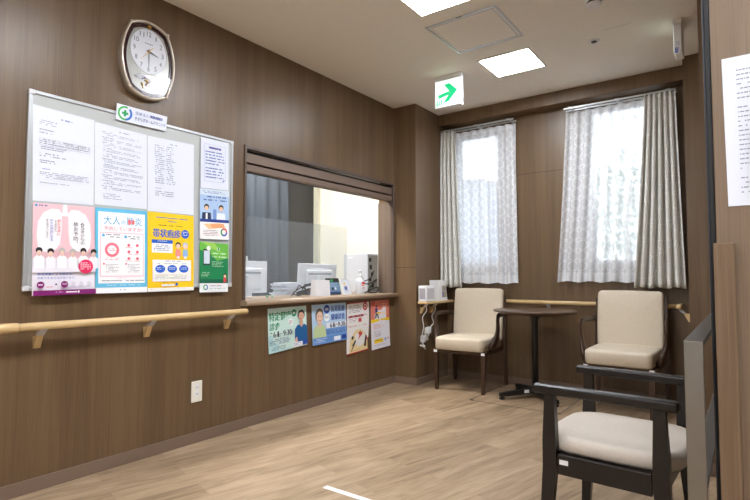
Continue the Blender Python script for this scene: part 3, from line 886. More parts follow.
# white card-box stand, tablet display, tilted leaflet holder
t = thing('card_stand', 'plain white upright box stand on the counter left of the tablet', 'card stand', (-2.745, 3.035, 0.8155), 0)
mb = MB(); mb.prism([(-0.085, 0.0), (0.095, 0.0), (0.085, 0.125), (-0.072, 0.13)], 'x', -0.02, 0.03, M_WHITE); mb.build('box', t)
t = thing('tablet_display', 'small tilted tablet with lit blue screen on the counter', 'tablet', (-2.735, 3.205, 0.8155), 0)
M_SCR = mat('tablet_screen', (96, 124, 152), 0.3, emit=0.25)
T = Matrix.Translation((0.0, 0, 0)) @ Matrix.Rotation(math.radians(-14), 4, 'Y')
mb = MB(); mb.box(-0.014, -0.002, -0.062, 0.095, 0.006, 0.145, M_BLACK, bev=0.003, M=T); bd = mb.build('body', t)
s = Sheet([T @ Vector(p) for p in ((-0.0018, -0.056, 0.138), (-0.0018, 0.09, 0.138), (-0.0018, 0.09, 0.012), (-0.0018, -0.056, 0.012))], (1, 0, 0.2), base=M_BLACK, thick=0.0004)
s.poly([(0, 0.22), (1, 0.22), (1, 0.86), (0, 0.86)], None, M_SCR)
s.rect(0.30, 0.03, 0.46, 0.18, (40, 170, 90)); s.greek(0.06, 0.30, 0.9, 0.55, 3, (190, 215, 240), seed=3); s.circ(0.35, 0.66, 0.09, (30, 40, 60)); s.circ(0.6, 0.64, 0.08, (210, 225, 240)); s.rect(0, 0.86, 1, 1, (34, 58, 100))
s.mb.build('screen', t, weld=False)
t = thing('leaflet_holder', 'white leaning leaflet card between the tablet and the sanitizer bottle', 'leaflet holder', (-2.73, 3.375, 0.8155), 0.1)
T = Matrix.Rotation(math.radians(-16), 4, 'Y')
mb = MB(); mb.box(-0.006, 0.0, -0.062, 0.062, 0.002, 0.135, M_WHITE, bev=0.001, M=T); mb.build('card', t)
s = Sheet([T @ Vector(p) for p in ((0.0003, -0.055, 0.128), (0.0003, 0.055, 0.128), (0.0003, 0.055, 0.01), (0.0003, -0.055, 0.01))], (1, 0, 0.25), base=M_PAPER, thick=0.0004)
s.rect(0.2, 0.2, 0.45, 0.34, (240, 200, 70)); s.rect(0.2, 0.42, 0.62, 0.78, (160, 170, 200)); s.rect(0.24, 0.5, 0.58, 0.7, (92, 104, 160)); s.greek(0.1, 0.84, 0.9, 0.96, 2, (150, 150, 160), seed=5)
s.mb.build('leaflet', t, weld=False)
mb = MB(); mb.prism([(-0.006, 0.001), (-0.055, 0.001), (-0.03, 0.09)], 'y', -0.01, 0.01, M_WHITE); mb.build('easel_foot', t)

t = thing('sanitizer_bottle', 'translucent pump bottle of hand sanitizer with red print on the counter', 'pump bottle', (-2.735, 3.545, 0.8155))
M_BOT = mat('bottle_translucent', (222, 226, 234), 0.3)
mb = MB(); mb.lathe([(0.036, 0.0), (0.041, 0.006), (0.041, 0.105), (0.036, 0.125), (0.018, 0.142), (0.015, 0.150)], M_BOT, seg=28)
bo = mb.build('bottle', t)
mb = MB(); mb.lathe([(0.017, 0.150), (0.017, 0.166), (0.007, 0.168), (0.006, 0.195), (0.013, 0.197), (0.013, 0.206), (0.006, 0.209)], M_WHITE, seg=18)
mb.tube([(0.0, 0.0, 0.203), (-0.012, 0.03, 0.203), (-0.018, 0.046, 0.197)], [0.006, 0.005, 0.004], M_WHITE, seg=8); mb.build('pump', t)
mb = MB()
for a0, a1, z0, z1 in ((-0.45, 0.45, 0.085, 0.108), (-0.6, 0.6, 0.073, 0.079), (-0.4, 0.5, 0.052, 0.058)):
    n = 8; vs = []
    for k in range(n+1):
        a = a0+(a1-a0)*k/n
        for z in (z0, z1): vs.append((0.0414*math.cos(a), 0.0414*math.sin(a), z))
    mb.add(vs, [(2*k, 2*k+2, 2*k+3, 2*k+1) for k in range(n)], ink((226, 60, 60)))
mb.build('print', bo)

t = thing('computer_tower', 'pale grey computer tower on the counter with its cabled rear showing', 'computer', (-2.955, 3.845, 0.8155), 0.0)
M_PC = mat('pc_grey', (196, 200, 208), 0.45)
mb = MB(); mb.box(-0.17, 0.115, -0.05, 0.115, 0.004, 0.365, M_PC, bev=0.004); cs = mb.build('case', t)
mb = MB(); mb.box(0.1155, 0.118, -0.04, 0.105, 0.012, 0.35, mat('pc_rear', (150, 148, 140), 0.5))
for k, (ya, za, h_, c) in enumerate(((-0.03, 0.29, 0.035, M_BLACK), (-0.02, 0.22, 0.04, M_BLACK), (0.0, 0.16, 0.03, M_BLACK), (-0.03, 0.11, 0.03, M_BLACK), (0.01, 0.05, 0.04, M_BLACK), (-0.03, 0.06, 0.012, ink((30, 150, 90))))):
    mb.box(0.1182, 0.123, ya, ya+0.03, za, za+h_, c)
mb.build('rear_panel', t)
mb = MB(); mb.box(-0.12, -0.06, -0.0508, -0.0502, 0.325, 0.335, M_WHITE); mb.build('badge', cs)

# little figurine on the left monitor and trinkets on the counter
mb = MB(); mb.lathe([(0.002, 0), (0.012, 0.004), (0.010, 0.016), (0.005, 0.02), (0.009, 0.026), (0.007, 0.036), (0.002, 0.039)], M_WHITE, seg=14)
o = mb.build('figurine'); o.location = (-3.362, 2.82, 0.73+0.3702); tag(o, 'tiny white ornament on top of the left monitor', 'ornament')
for k, (yy, c, lab) in enumerate(((2.80, (110, 170, 150), 'tiny green trinket on the counter, first from the hatch frame'), (2.85, (150, 190, 170), 'tiny pale green trinket on the counter, second from the hatch frame'))):
    mb = MB(); mb.lathe([(0.008, 0), (0.012, 0.003), (0.008, 0.013), (0.003, 0.018)], mat('trinket_%d' % k, c, 0.5), seg=12)
    o = mb.build('trinket'); o.location = (-2.90, yy-0.17, 0.8155); tag(o, lab, 'ornament')

# slate curtain at the back of the office
curtain('office_curtain', 'long slate-grey curtain at the back of the reception office', 'curtain', None, M_CURT, -0.9, 0.9, -0.9, 0.9, 2.15, 0.03, 0.0, 11, 0.03, 21, thick=0.002)
oc = bpy.data.objects['office_curtain']; oc.rotation_euler = (0, 0, PI/2); oc.location = (-4.005, 3.0, 0)
mb = MB(); mb.tube([(-4.005, 2.05, 2.165), (-4.005, 3.95, 2.165)], 0.012, M_ALU)
for yy in (2.1, 3.9): mb.box(-4.0599, -4.005, yy-0.01, yy+0.01, 2.158, 2.172, M_ALU)
tag(mb.build('curtain_rod'), 'thin rod carrying the slate-grey office curtain', 'curtain rod')

# ================================================================== WHITEBOARD AND ITS NOTICES
t = thing('notice_board', 'large aluminium-framed whiteboard covered with notices on the wood wall', 'whiteboard', (LW, 1.513, 1.37))
def by(y): return y-1.513
def bz(z): return z-1.37
mb = MB(); mb.box(0.0005, 0.011, by(0.945), by(2.085), bz(0.915), bz(1.828), M_BOARD); mb.build('panel', t)
mb = MB(); Y0, Y1, Z0, Z1 = by(0.938), by(2.09), bz(0.908), bz(1.833); w = 0.017
mb.box(0.0005, 0.018, Y0, Y1, Z1-w, Z1, M_ALU, bev=0.003); mb.box(0.0005, 0.018, Y0, Y1, Z0, Z0+w, M_ALU, bev=0.003)
mb.box(0.0005, 0.018, Y0, Y0+w, Z0+w, Z1-w, M_ALU, bev=0.003); mb.box(0.0005, 0.018, Y1-w, Y1, Z0+w, Z1-w, M_ALU, bev=0.003); mb.build('frame', t)
for cy, cz in ((Y0, Z0), (Y0, Z1-0.024), (Y1-0.024, Z0), (Y1-0.024, Z1-0.024)):
    mb = MB(); mb.box(0.0004, 0.0195, cy-0.001, cy+0.025, cz-0.001, cz+0.025, M_CLIP, bev=0.004); mb.build('corner_cap', t)
BX = LW+0.0113
OX = LW+0.0199           # sheets that overlap the frame
NX = (1, 0, 0)
GREY = (158, 162, 178); BLUE = (60, 80, 170)

s = Sheet(onwall([(0.956, 1.766), (1.231, 1.758), (1.238, 1.330), (0.968, 1.322)], BX), NX)
s.greek(0.42, 0.085, 0.62, 0.103, 1, (110, 120, 200), fill=0.8, ragged=0, seed=400)
s.greek(0.10, 0.14, 0.42, 0.20, 3, GREY, seed=11); s.greek(0.10, 0.235, 0.36, 0.30, 2, GREY, seed=12)
for k in range(4): s.rect(0.10, 0.335+k*0.024, 0.92, 0.337+k*0.024, (150, 152, 165))
for k in range(9): s.rect(0.10+k*0.1025, 0.335, 0.103+k*0.1025, 0.407, (150, 152, 165))
s.greek(0.11, 0.343, 0.91, 0.405, 3, (150, 152, 165), dense=0.6, ragged=0, seed=13)
s.greek(0.12, 0.42, 0.60, 0.46, 2, GREY, seed=14); s.greek(0.10, 0.49, 0.52, 0.54, 2, GREY, seed=15); s.greek(0.10, 0.565, 0.4, 0.61, 2, GREY, seed=16)
s.greek(0.10, 0.655, 0.3, 0.67, 1, (90, 100, 190), seed=17); s.greek(0.10, 0.69, 0.92, 0.76, 4, GREY, ragged=0.15, seed=18); s.greek(0.10, 0.80, 0.7, 0.82, 1, GREY, seed=19)
s.build('notice_sheet', 'white printed notice with a small table, upper left on the whiteboard', 'notice')
s = Sheet(onwall([(1.234, 1.752), (1.510, 1.745), (1.519, 1.339), (1.243, 1.336)], BX), NX)
s.greek(0.42, 0.05, 0.64, 0.066, 1, GREY, fill=0.8, ragged=0, seed=401)
for k in range(11):
    s.greek(0.12, 0.09+k*0.067, 0.35, 0.103+k*0.067, 1, (90, 95, 115), seed=30+k)
    s.greek(0.15, 0.107+k*0.067, 0.93, 0.145+k*0.067, 2, GREY, ragged=0.25, seed=50+k)
s.greek(0.15, 0.855, 0.5, 0.93, 4, GREY, seed=70)
s.build('notice_sheet', 'white notice of dense numbered paragraphs, upper middle on the whiteboard', 'notice')
s = Sheet(onwall([(1.515, 1.744), (1.804, 1.752), (1.811, 1.335), (1.524, 1.330)], BX), NX)
s.greek(0.46, 0.055, 0.62, 0.073, 1, GREY, fill=0.8, ragged=0, seed=402)
for k in range(19): s.greek(0.14, 0.10+k*0.028, 0.36, 0.128+k*0.028, 1, GREY, ragged=0.4, seed=80+k); s.greek(0.38, 0.10+k*0.028, 0.58, 0.128+k*0.028, 1, GREY, ragged=0.5, dense=0.7, seed=120+k)
s.greek(0.14, 0.68, 0.3, 0.70, 1, GREY, seed=140); s.greek(0.14, 0.72, 0.60, 0.80, 3, GREY, seed=141)
s.build('notice_sheet', 'white notice with a narrow two-column list, above the yellow poster', 'notice')

# pink pneumonia poster
PINK = (238, 196, 204); PURP = (128, 22, 110); NAVY = (50, 40, 70)
s = Sheet(onwall([(0.966, 1.312), (1.239, 1.320), (1.250, 0.890), (0.974, 0.886)], OX), NX, base=ink(PINK))
s.rect(0, 0.56, 1, 1, (238, 234, 244))
s.rect(0, 0.45, 1, 0.60, PINK)
def lung(sg):
    L = [(0.5+sg*0.05, 0.10), (0.5+sg*0.10, 0.055), (0.5+sg*0.22, 0.055), (0.5+sg*0.34, 0.10), (0.5+sg*0.42, 0.20), (0.5+sg*0.44, 0.34), (0.5+sg*0.42, 0.47), (0.5+sg*0.36, 0.525), (0.5+sg*0.26, 0.53), (0.5+sg*0.14, 0.50), (0.5+sg*0.08, 0.44), (0.5+sg*0.055, 0.30)]
    s.poly(L if sg > 0 else L[::-1], (250, 247, 250))
lung(-1); lung(1)
s.poly([(0.47, 0.0), (0.53, 0.0), (0.54, 0.09), (0.62, 0.13), (0.38, 0.13), (0.46, 0.09)], (250, 247, 250))
s.circ(0.05, 0.025, 0.02, (70, 150, 210)); s.greek(0.09, 0.018, 0.22, 0.034, 1, (60, 90, 150), fill=0.8, ragged=0, seed=404)
s.vtext('65歳からの', 0.79, 0.19, 0.062, NAVY); s.vtext('肺炎予防。', 0.675, 0.19, 0.078, NAVY)
s.vtext('肺炎球菌に', 0.40, 0.17, 0.052, (222, 70, 84)); s.vtext('よる感染から', 0.345, 0.175, 0.032, (90, 80, 110)); s.vtext('肺炎の原因となる', 0.28, 0.17, 0.044, (70, 90, 180)); s.vtext('菌を知っていますか', 0.21, 0.17, 0.034, (90, 80, 110))
for k in range(6):                                  # row of people in white
    u = 0.09+k*0.175; hair = (36, 26, 28) if k in (0, 1, 4, 5) else (190, 186, 184)
    v = 0.50+(0.01 if k % 2 else 0)
    s.poly([(u-0.075, 0.71), (u-0.075, v+0.09), (u-0.03, v+0.065), (u+0.03, v+0.065), (u+0.075, v+0.09), (u+0.075, 0.71)], (246, 243, 248) if k % 2 else (252, 250, 252))
    s.rect(u-0.015, v+0.04, u+0.015, v+0.075, (232, 190, 170))
    s.circ(u, v+0.012, 0.052, hair); s.circ(u, v+0.036, 0.036, (240, 204, 186))
s.rect(0, 0.705, 1, 0.75, (240, 236, 244))
s.circ(0.83, 0.69, 0.125, (228, 40, 96)); s.greek(0.74, 0.645, 0.92, 0.735, 4, (255, 235, 240), ragged=0.1, seed=150)
s.text('肺炎球菌による肺炎は、', 0.06, 0.758, 0.62, 0.784, (50, 100, 190)); s.text('予防できる方法があります。', 0.06, 0.80, 0.66, 0.826, (50, 100, 190))
s.circ(0.11, 0.885, 0.058, PURP); s.rect(0.075, 0.879, 0.145, 0.891, (240, 220, 236)); s.circ(0.48, 0.885, 0.058, PURP); s.greek(0.445, 0.872, 0.52, 0.896, 2, (240, 220, 236), ragged=0, seed=5)
s.rect(0.325, 0.879, 0.365, 0.886, PURP); s.rect(0.338, 0.870, 0.352, 0.895, PURP)
s.greek(0.2, 0.905, 0.32, 0.925, 1, (230, 90, 110), seed=6)
for k in range(3): s.circ(0.62+k*0.13, 0.88, 0.035, (222, 216, 228)); s.greek(0.58+k*0.13, 0.905, 0.66+k*0.13, 0.918, 1, (120, 150, 200), seed=7+k)
s.rect(0, 0.945, 1, 1, PURP); s.rect(0.5, 0.963, 0.68, 0.977, (246, 240, 246)); s.rect(0.69, 0.958, 0.72, 0.982, (246, 240, 246)); s.greek(0.34, 0.965, 0.48, 0.98, 1, (230, 190, 224), seed=10)
s.build('poster', 'pink poster with white lungs and a row of people on the whiteboard', 'poster', 'health posters')

# blue adult pneumonia poster
CY = (104, 196, 234); ROSE = (236, 100, 130)
s = Sheet(onwall([(1.243, 1.320), (1.516, 1.326), (1.526, 0.889), (1.254, 0.889)], OX+0.0002), NX, base=ink(CY))
s.rect(0, 0.935, 1, 1, (250, 250, 252)); s.rect(0.05, 0.045, 0.95, 0.885, (250, 250, 252))
s.text('大人', 0.15, 0.09, 0.46, 0.19, (60, 170, 218)); s.text('の', 0.48, 0.135, 0.56, 0.18, (60, 170, 218)); s.text('肺炎', 0.58, 0.09, 0.89, 0.19, (60, 170, 218))
s.circ(0.64, 0.15, 0.035, (236, 120, 130), ry=0.035); s.circ(0.71, 0.15, 0.03, (236, 120, 130), ry=0.03)
s.text('予防していますか?', 0.15, 0.215, 0.90, 0.262, ROSE)
s.rect(0.08, 0.285, 0.92, 0.805, (238, 170, 190)); s.rect(0.09, 0.292, 0.91, 0.798, (252, 251, 252))
s.circ(0.14, 0.32, 0.03, (110, 190, 230)); s.greek(0.19, 0.305, 0.5, 0.36, 2, (90, 90, 120), ragged=0.2, seed=161)
s.circ(0.56, 0.33, 0.03, (110, 190, 230)); s.greek(0.61, 0.32, 0.88, 0.37, 2, (90, 90, 120), ragged=0.2, seed=162)
s.ring(0.30, 0.49, 0.085, 0.135, (244, 124, 144)); s.greek(0.235, 0.475, 0.37, 0.515, 2, (236, 100, 130), ragged=0.1, seed=163)
s.greek(0.17, 0.585, 0.44, 0.62, 2, (236, 130, 150), seed=164)
for k, (u, v) in enumerate(((0.62, 0.43), (0.79, 0.43), (0.62, 0.51), (0.79, 0.51), (0.62, 0.59), (0.79, 0.59))):
    s.circ(u, v, 0.028, (236, 100, 130)); s.greek(u-0.06, v+0.025, u+0.06, v+0.043, 1, (236, 130, 150), ragged=0, seed=170+k)
for u in (0.13, 0.55): s.rect(u, 0.645, u+0.03, 0.665, ROSE); s.greek(u+0.05, 0.66, u+0.33, 0.765, 6, (170, 172, 182), seed=180)
s.greek(0.4, 0.82, 0.6, 0.83, 1, (236, 130, 150), seed=181); s.greek(0.08, 0.85, 0.93, 0.87, 1, (70, 80, 110), ragged=0, seed=182)
s.greek(0.2, 0.905, 0.85, 0.92, 1, (236, 246, 252), ragged=0, seed=183); s.greek(0.42, 0.96, 0.6, 0.975, 1, (70, 100, 150), ragged=0, seed=184)
s.build('poster', 'light blue bordered adult pneumonia poster in the middle of the whiteboard', 'poster', 'health posters')

# yellow shingles poster
YEL = (255, 208, 20); RB_ = (30, 96, 206)
s = Sheet(onwall([(1.519, 1.327), (1.805, 1.327), (1.814, 0.893), (1.529, 0.890)], OX+0.0004), NX, base=ink(YEL))
s.rect(0, 0.955, 1, 1, (248, 246, 240))
s.greek(0.13, 0.055, 0.85, 0.085, 1, RB_, ragged=0, seed=190); s.greek(0.38, 0.10, 0.62, 0.125, 1, RB_, ragged=0, seed=191); s.greek(0.22, 0.155, 0.74, 0.178, 1, (60, 60, 60), ragged=0, seed=192)
s.text('帯状疱疹', 0.10, 0.205, 0.69, 0.315, RB_, bold=0.014)
s.circ(0.80, 0.255, 0.09, RB_); s.greek(0.745, 0.225, 0.86, 0.285, 3, (240, 245, 255), ragged=0, seed=193)
s.rect(0.08, 0.345, 0.52, 0.51, (252, 252, 252)); s.rect(0.08, 0.345, 0.52, 0.39, RB_); s.greek(0.2, 0.358, 0.4, 0.378, 1, (240, 245, 255), ragged=0, seed=194)
s.greek(0.12, 0.41, 0.5, 0.495, 4, (90, 110, 160), ragged=0.15, seed=195)
for u, hc, cc in ((0.64, (60, 36, 30), (244, 150, 140)), (0.80, (180, 200, 220), (150, 190, 225))):
    s.poly([(u-0.06, 0.55), (u-0.055, 0.46), (u+0.055, 0.46), (u+0.06, 0.55)], cc); s.circ(u, 0.405, 0.062, hc); s.circ(u, 0.418, 0.048, (246, 212, 190)); s.rect(u-0.03, 0.55, u+0.03, 0.58, (236, 236, 240))
s.rect(0.09, 0.60, 0.93, 0.875, (252, 251, 246)); s.greek(0.36, 0.612, 0.7, 0.632, 1, RB_, ragged=0, seed=196); s.greek(0.18, 0.645, 0.86, 0.66, 1, (100, 100, 110), ragged=0, seed=197)
for k in range(3): s.circ(0.25+k*0.255, 0.715, 0.105, RB_, ry=0.05); s.greek(0.18+k*0.255, 0.695, 0.32+k*0.255, 0.735, 2, (235, 242, 255), ragged=0, seed=198+k)
s.greek(0.14, 0.79, 0.9, 0.855, 4, (180, 178, 160), seed=202)
s.rect(0.28, 0.91, 0.55, 0.935, (252, 252, 252)); s.greek(0.3, 0.917, 0.5, 0.93, 1, RB_, ragged=0, seed=203); s.circ(0.6, 0.915, 0.03, RB_); s.greek(0.3, 0.885, 0.6, 0.898, 1, (80, 80, 60), ragged=0, seed=204); s.greek(0.05, 0.968, 0.16, 0.98, 1, (220, 80, 80), seed=205)
s.build('poster', 'yellow shingles poster with blue headline, right of the light blue poster', 'poster', 'health posters')

# right-hand strip of the board
s = Sheet(onwall([(1.845, 1.808), (2.047, 1.812), (2.052, 1.511), (1.849, 1.503)], OX+0.0006), NX)
s.ring(0.5, 0.5, 0.001, 0.002, (255, 255, 255))
for a in ((0.12, 0.11, 0.88, 0.116), (0.12, 0.11, 0.13, 0.86), (0.87, 0.11, 0.88, 0.80), (0.12, 0.855, 0.78, 0.861)): s.rect(*a, (176, 186, 214))
s.poly([(0.78, 0.861), (0.77, 0.80), (0.88, 0.80)], (150, 164, 204))
s.greek(0.28, 0.155, 0.72, 0.205, 1, (40, 50, 150), fill=0.8, ragged=0, dense=1.0, seed=403)
for k in range(5): s.greek(0.16, 0.25+k*0.06, 0.85, 0.31+k*0.06, 1, BLUE, ragged=0.1 if k < 4 else 0.6, seed=210+k)
for k in range(4): s.greek(0.16, 0.58+k*0.06, 0.85, 0.64+k*0.06, 1, BLUE, ragged=0.2, seed=220+k)
s.build('notice_sheet', 'small white letter in blue print, top right on the whiteboard', 'notice')
s = Sheet(onwall([(1.845, 1.499), (2.056, 1.508), (2.058, 1.201), (1.849, 1.196)], OX+0.0002), NX, base=ink((176, 202, 234)))
s.rect(0, 0.0, 1, 0.12, (214, 226, 240)); s.greek(0.08, 0.04, 0.9, 0.10, 2, (90, 110, 180), seed=230); s.greek(0.12, 0.14, 0.92, 0.27, 2, (40, 60, 150), ragged=0, seed=231)
for u, cc, hc in ((0.22, (34, 44, 80), (30, 24, 24)), (0.72, (236, 240, 248), (36, 28, 28))):
    s.poly([(u-0.16, 0.62), (u-0.14, 0.47), (u+0.14, 0.47), (u+0.16, 0.62)], cc); s.circ(u, 0.36, 0.085, hc); s.circ(u, 0.385, 0.068, (236, 194, 166))
s.rect(0.19, 0.48, 0.25, 0.6, (240, 240, 244)); s.rect(0.44, 0.40, 0.55, 0.6, (120, 150, 210))
s.rect(0, 0.60, 1, 0.66, (26, 54, 140)); s.rect(0, 0.66, 1, 1, (250, 246, 244)); s.poly([(0.1, 0.70), (0.7, 0.67), (0.9, 0.75), (0.3, 0.80)], (246, 200, 150)); s.poly([(0.35, 0.70), (0.8, 0.68), (0.85, 0.76), (0.4, 0.78)], (242, 170, 120))
s.greek(0.1, 0.82, 0.7, 0.95, 4, (150, 110, 130), seed=232)
s.ring(0.82, 0.85, 0.07, 0.12, (220, 70, 80), 0, 120, m=ink((220, 70, 80))); s.ring(0.82, 0.85, 0.07, 0.12, None, 120, 240, m=ink((60, 150, 90))); s.ring(0.82, 0.85, 0.07, 0.12, None, 240, 360, m=ink((60, 90, 190)))
s.build('flyer', 'pale blue flyer with two men above an orange-white lower half, on the whiteboard', 'flyer')
GRN = (18, 132, 78)
s = Sheet(onwall([(1.849, 1.180), (2.056, 1.174), (2.058, 0.877), (1.853, 0.878)], OX+0.0002), NX, base=ink(GRN))
s.poly([(0, 0), (1, 0), (1, 0.30), (0.6, 0.36), (0.3, 0.20), (0, 0.16)], (110, 190, 70)); s.poly([(0.05, 0), (0.5, 0), (0.75, 0.2), (0.35, 0.1)], (160, 212, 90))
s.rect(0.0, 0.74, 1, 0.82, (12, 96, 70)); s.rect(0, 0.82, 1, 1, (244, 246, 248))
s.rect(0.12, 0.14, 0.36, 0.46, (40, 48, 60)); s.rect(0.14, 0.17, 0.34, 0.43, (214, 226, 238)); s.circ(0.30, 0.12, 0.07, (236, 244, 238)); s.circ(0.64, 0.12, 0.05, (210, 236, 210)); s.rect(0.62, 0.09, 0.66, 0.15, GRN)
s.greek(0.42, 0.20, 0.95, 0.34, 2, (224, 244, 220), ragged=0.1, seed=240); s.greek(0.42, 0.38, 0.9, 0.50, 4, (190, 226, 190), seed=241); s.greek(0.06, 0.60, 0.36, 0.70, 3, (200, 232, 200), seed=242)
s.circ(0.88, 0.66, 0.06, (60, 40, 36)); s.circ(0.88, 0.675, 0.045, (244, 204, 180)); s.rect(0.83, 0.71, 0.93, 0.80, (214, 70, 80))
s.ring(0.20, 0.90, 0.05, 0.08, (60, 160, 90), 60, 280); s.ring(0.20, 0.90, 0.05, 0.08, (50, 120, 200), 280, 420); s.greek(0.36, 0.865, 0.75, 0.895, 1, (60, 70, 130), ragged=0, seed=243); s.greek(0.36, 0.92, 0.88, 0.945, 1, (60, 150, 130), ragged=0, seed=244)
s.build('flyer', 'green flyer with a phone drawing, bottom right on the whiteboard', 'flyer')

# clinic name plate on the board's upper edge
s = Sheet(onwall([(1.337, 1.873), (1.622, 1.873), (1.614, 1.789), (1.331, 1.787)], LW+0.0205), NX, thick=0.004)
ub = 0.16
s.ring(ub, 0.5, 0.10, 0.135, (70, 180, 90), 70, 290); s.ring(ub, 0.5, 0.098, 0.138, (30, 110, 200), -80, 50)
s.rect(ub-0.022, 0.30, ub+0.022, 0.70, (30, 160, 90)); s.rect(ub-0.06, 0.43, ub+0.06, 0.57, (30, 160, 90))
s.text('医療法人', 0.36, 0.20, 0.62, 0.42, (60, 70, 150)); s.greek(0.64, 0.22, 0.90, 0.42, 1, (60, 70, 150), fill=0.9, ragged=0, dense=1, seed=407); s.text('やすらぎホームクリニック', 0.35, 0.54, 0.97, 0.78, (50, 60, 130), bold=0.003)
s.build('name_plate', 'small white clinic name plate with green cross on the whiteboard frame', 'sign')

# ================================================================== POSTERS UNDER THE COUNTER
def curlf(a, b):
    return lambda u, v: 0.002 + a*v*v + b*(u-0.5)**2*v
def skin_face(s, u, v, r, hair, skin=(226, 186, 160)):
    s.circ(u, v-0.01, r*1.12, hair, ry=r*1.5); s.circ(u, v+0.02, r*0.9, skin, ry=r*1.2)
    s.rect(u-r*0.5, v+0.0, u-r*0.2, v+0.012, (70, 50, 44)); s.rect(u+r*0.2, v+0.0, u+r*0.5, v+0.012, (70, 50, 44)); s.rect(u-r*0.35, v+0.075, u+r*0.35, v+0.09, (190, 90, 84))
def datestr(s, u0, v0, u1, v1, c):
    """6月1日〜9月30日 with large figures and small units"""
    x = u0; L = u1-u0
    for ch, w, big in (('6', 0.11, 1), ('月', 0.07, 0), ('1', 0.06, 1), ('日', 0.07, 0), ('〜', 0.12, 0), ('9', 0.11, 1), ('月', 0.07, 0), ('30', 0.22, 1), ('日', 0.07, 0)):
        top = v0 if big else v0+(v1-v0)*0.45
        if ch == '〜': s.text(ch, x, v0+(v1-v0)*0.4, x+w*L, v0+(v1-v0)*0.6, c)
        else: s.text(ch, x, top, x+w*L, v1, c, bold=0.006 if big else 0)
        x += (w+0.0125)*L
MINT = (208, 234, 226); TEAL = (20, 140, 90)
s = Sheet(onwall([(2.405, 0.751), (2.780, 0.757), (2.786, 0.470), (2.411, 0.445)], LW+0.0006), NX, base=ink(MINT), curl=curlf(0.006, 0.01))
s.poly([(0.0, 0.62), (0.5, 0.6), (0.55, 1.0), (0, 1.0)], (184, 222, 222))
s.text('特定健康', 0.02, 0.09, 0.58, 0.29, TEAL, bold=0.012); s.text('診査', 0.03, 0.33, 0.29, 0.50, TEAL, bold=0.012)
s.circ(0.66, 0.155, 0.065, TEAL, ry=0.09); s.greek(0.625, 0.125, 0.695, 0.185, 1, (235, 245, 240), fill=0.9, ragged=0, dense=1, seed=405); s.circ(0.565, 0.37, 0.065, (246, 250, 248), ry=0.09); s.greek(0.52, 0.33, 0.61, 0.42, 2, (120, 60, 80), ragged=0, seed=251)
s.greek(0.05, 0.54, 0.1, 0.66, 2, (50, 50, 60), ragged=0, seed=250); datestr(s, 0.12, 0.53, 0.62, 0.66, (46, 40, 60))
s.greek(0.02, 0.70, 0.58, 0.84, 4, (70, 80, 140), ragged=0.2, seed=252); s.greek(0.06, 0.87, 0.5, 0.96, 3, (110, 120, 150), seed=253)
s.poly([(0.66, 0.80), (0.67, 0.55), (0.74, 0.46), (0.94, 0.46), (1.0, 0.52), (1.0, 0.93), (0.70, 0.93)], (24, 92, 150)); s.poly([(0.80, 0.46), (0.90, 0.46), (0.85, 0.53)], (222, 176, 150)); s.rect(0.80, 0.36, 0.89, 0.47, (216, 170, 146))
skin_face(s, 0.845, 0.23, 0.085, (54, 50, 54), (222, 178, 156))
s.poly([(0.66, 0.78), (0.72, 0.74), (0.74, 0.88), (0.68, 0.9)], (222, 178, 156))
s.rect(0.62, 0.87, 0.86, 0.97, (236, 236, 246)); s.poly([(0.86, 0.86), (0.99, 0.84), (0.99, 0.96), (0.86, 0.97)], (40, 80, 170)); s.greek(0.63, 0.89, 0.85, 0.96, 2, (90, 90, 140), seed=254)
s.build('poster', 'mint green poster with man in blue shirt below the counter', 'poster', 'posters under the counter')
LB = (184, 212, 240); NB = (36, 70, 160)
s = Sheet(onwall([(2.838, 0.757), (3.242, 0.760), (3.247, 0.463), (2.848, 0.454)], LW+0.0006), NX, base=ink(LB), curl=curlf(0.004, 0.006))
s.poly([(0.35, 0.62), (1, 0.55), (1, 1), (0.3, 1)], (120, 166, 224))
s.circ(0.42, 0.14, 0.085, NB, ry=0.115); s.greek(0.375, 0.105, 0.465, 0.175, 1, (235, 240, 250), fill=0.9, ragged=0, dense=1, seed=406); s.circ(0.42, 0.35, 0.075, (246, 250, 252), ry=0.10); s.greek(0.37, 0.31, 0.47, 0.39, 2, (90, 80, 120), ragged=0, seed=261)
s.text('長寿医療', 0.54, 0.06, 0.95, 0.22, NB, bold=0.008); s.text('健康診査', 0.54, 0.27, 0.95, 0.43, NB, bold=0.008)
s.rect(0.40, 0.49, 1.0, 0.63, (236, 240, 248)); datestr(s, 0.50, 0.50, 0.98, 0.62, (40, 36, 60))
s.greek(0.34, 0.67, 0.95, 0.80, 3, (50, 70, 150), ragged=0.1, seed=262)
s.poly([(0.02, 0.95), (0.03, 0.60), (0.12, 0.51), (0.28, 0.51), (0.36, 0.58), (0.40, 0.95)], (196, 214, 160)); s.poly([(0.14, 0.51), (0.27, 0.51), (0.205, 0.60)], (232, 198, 176)); s.rect(0.16, 0.40, 0.25, 0.53, (228, 190, 168))
s.circ(0.20, 0.28, 0.112, (112, 98, 84), ry=0.185); s.circ(0.205, 0.325, 0.090, (236, 200, 178), ry=0.15)
s.rect(0.155, 0.285, 0.185, 0.30, (70, 50, 44)); s.rect(0.225, 0.285, 0.255, 0.30, (70, 50, 44)); s.rect(0.17, 0.40, 0.24, 0.415, (196, 96, 90))
s.rect(0.0, 0.83, 1.0, 1.0, (104, 150, 212)); s.greek(0.04, 0.86, 0.5, 0.97, 3, (230, 236, 250), seed=263); s.rect(0.60, 0.86, 0.80, 0.97, (236, 240, 250)); s.rect(0.84, 0.85, 0.97, 0.96, NB)
s.build('poster', 'light blue poster with woman in pale green below the counter', 'poster', 'posters under the counter')
RED = (190, 40, 44)
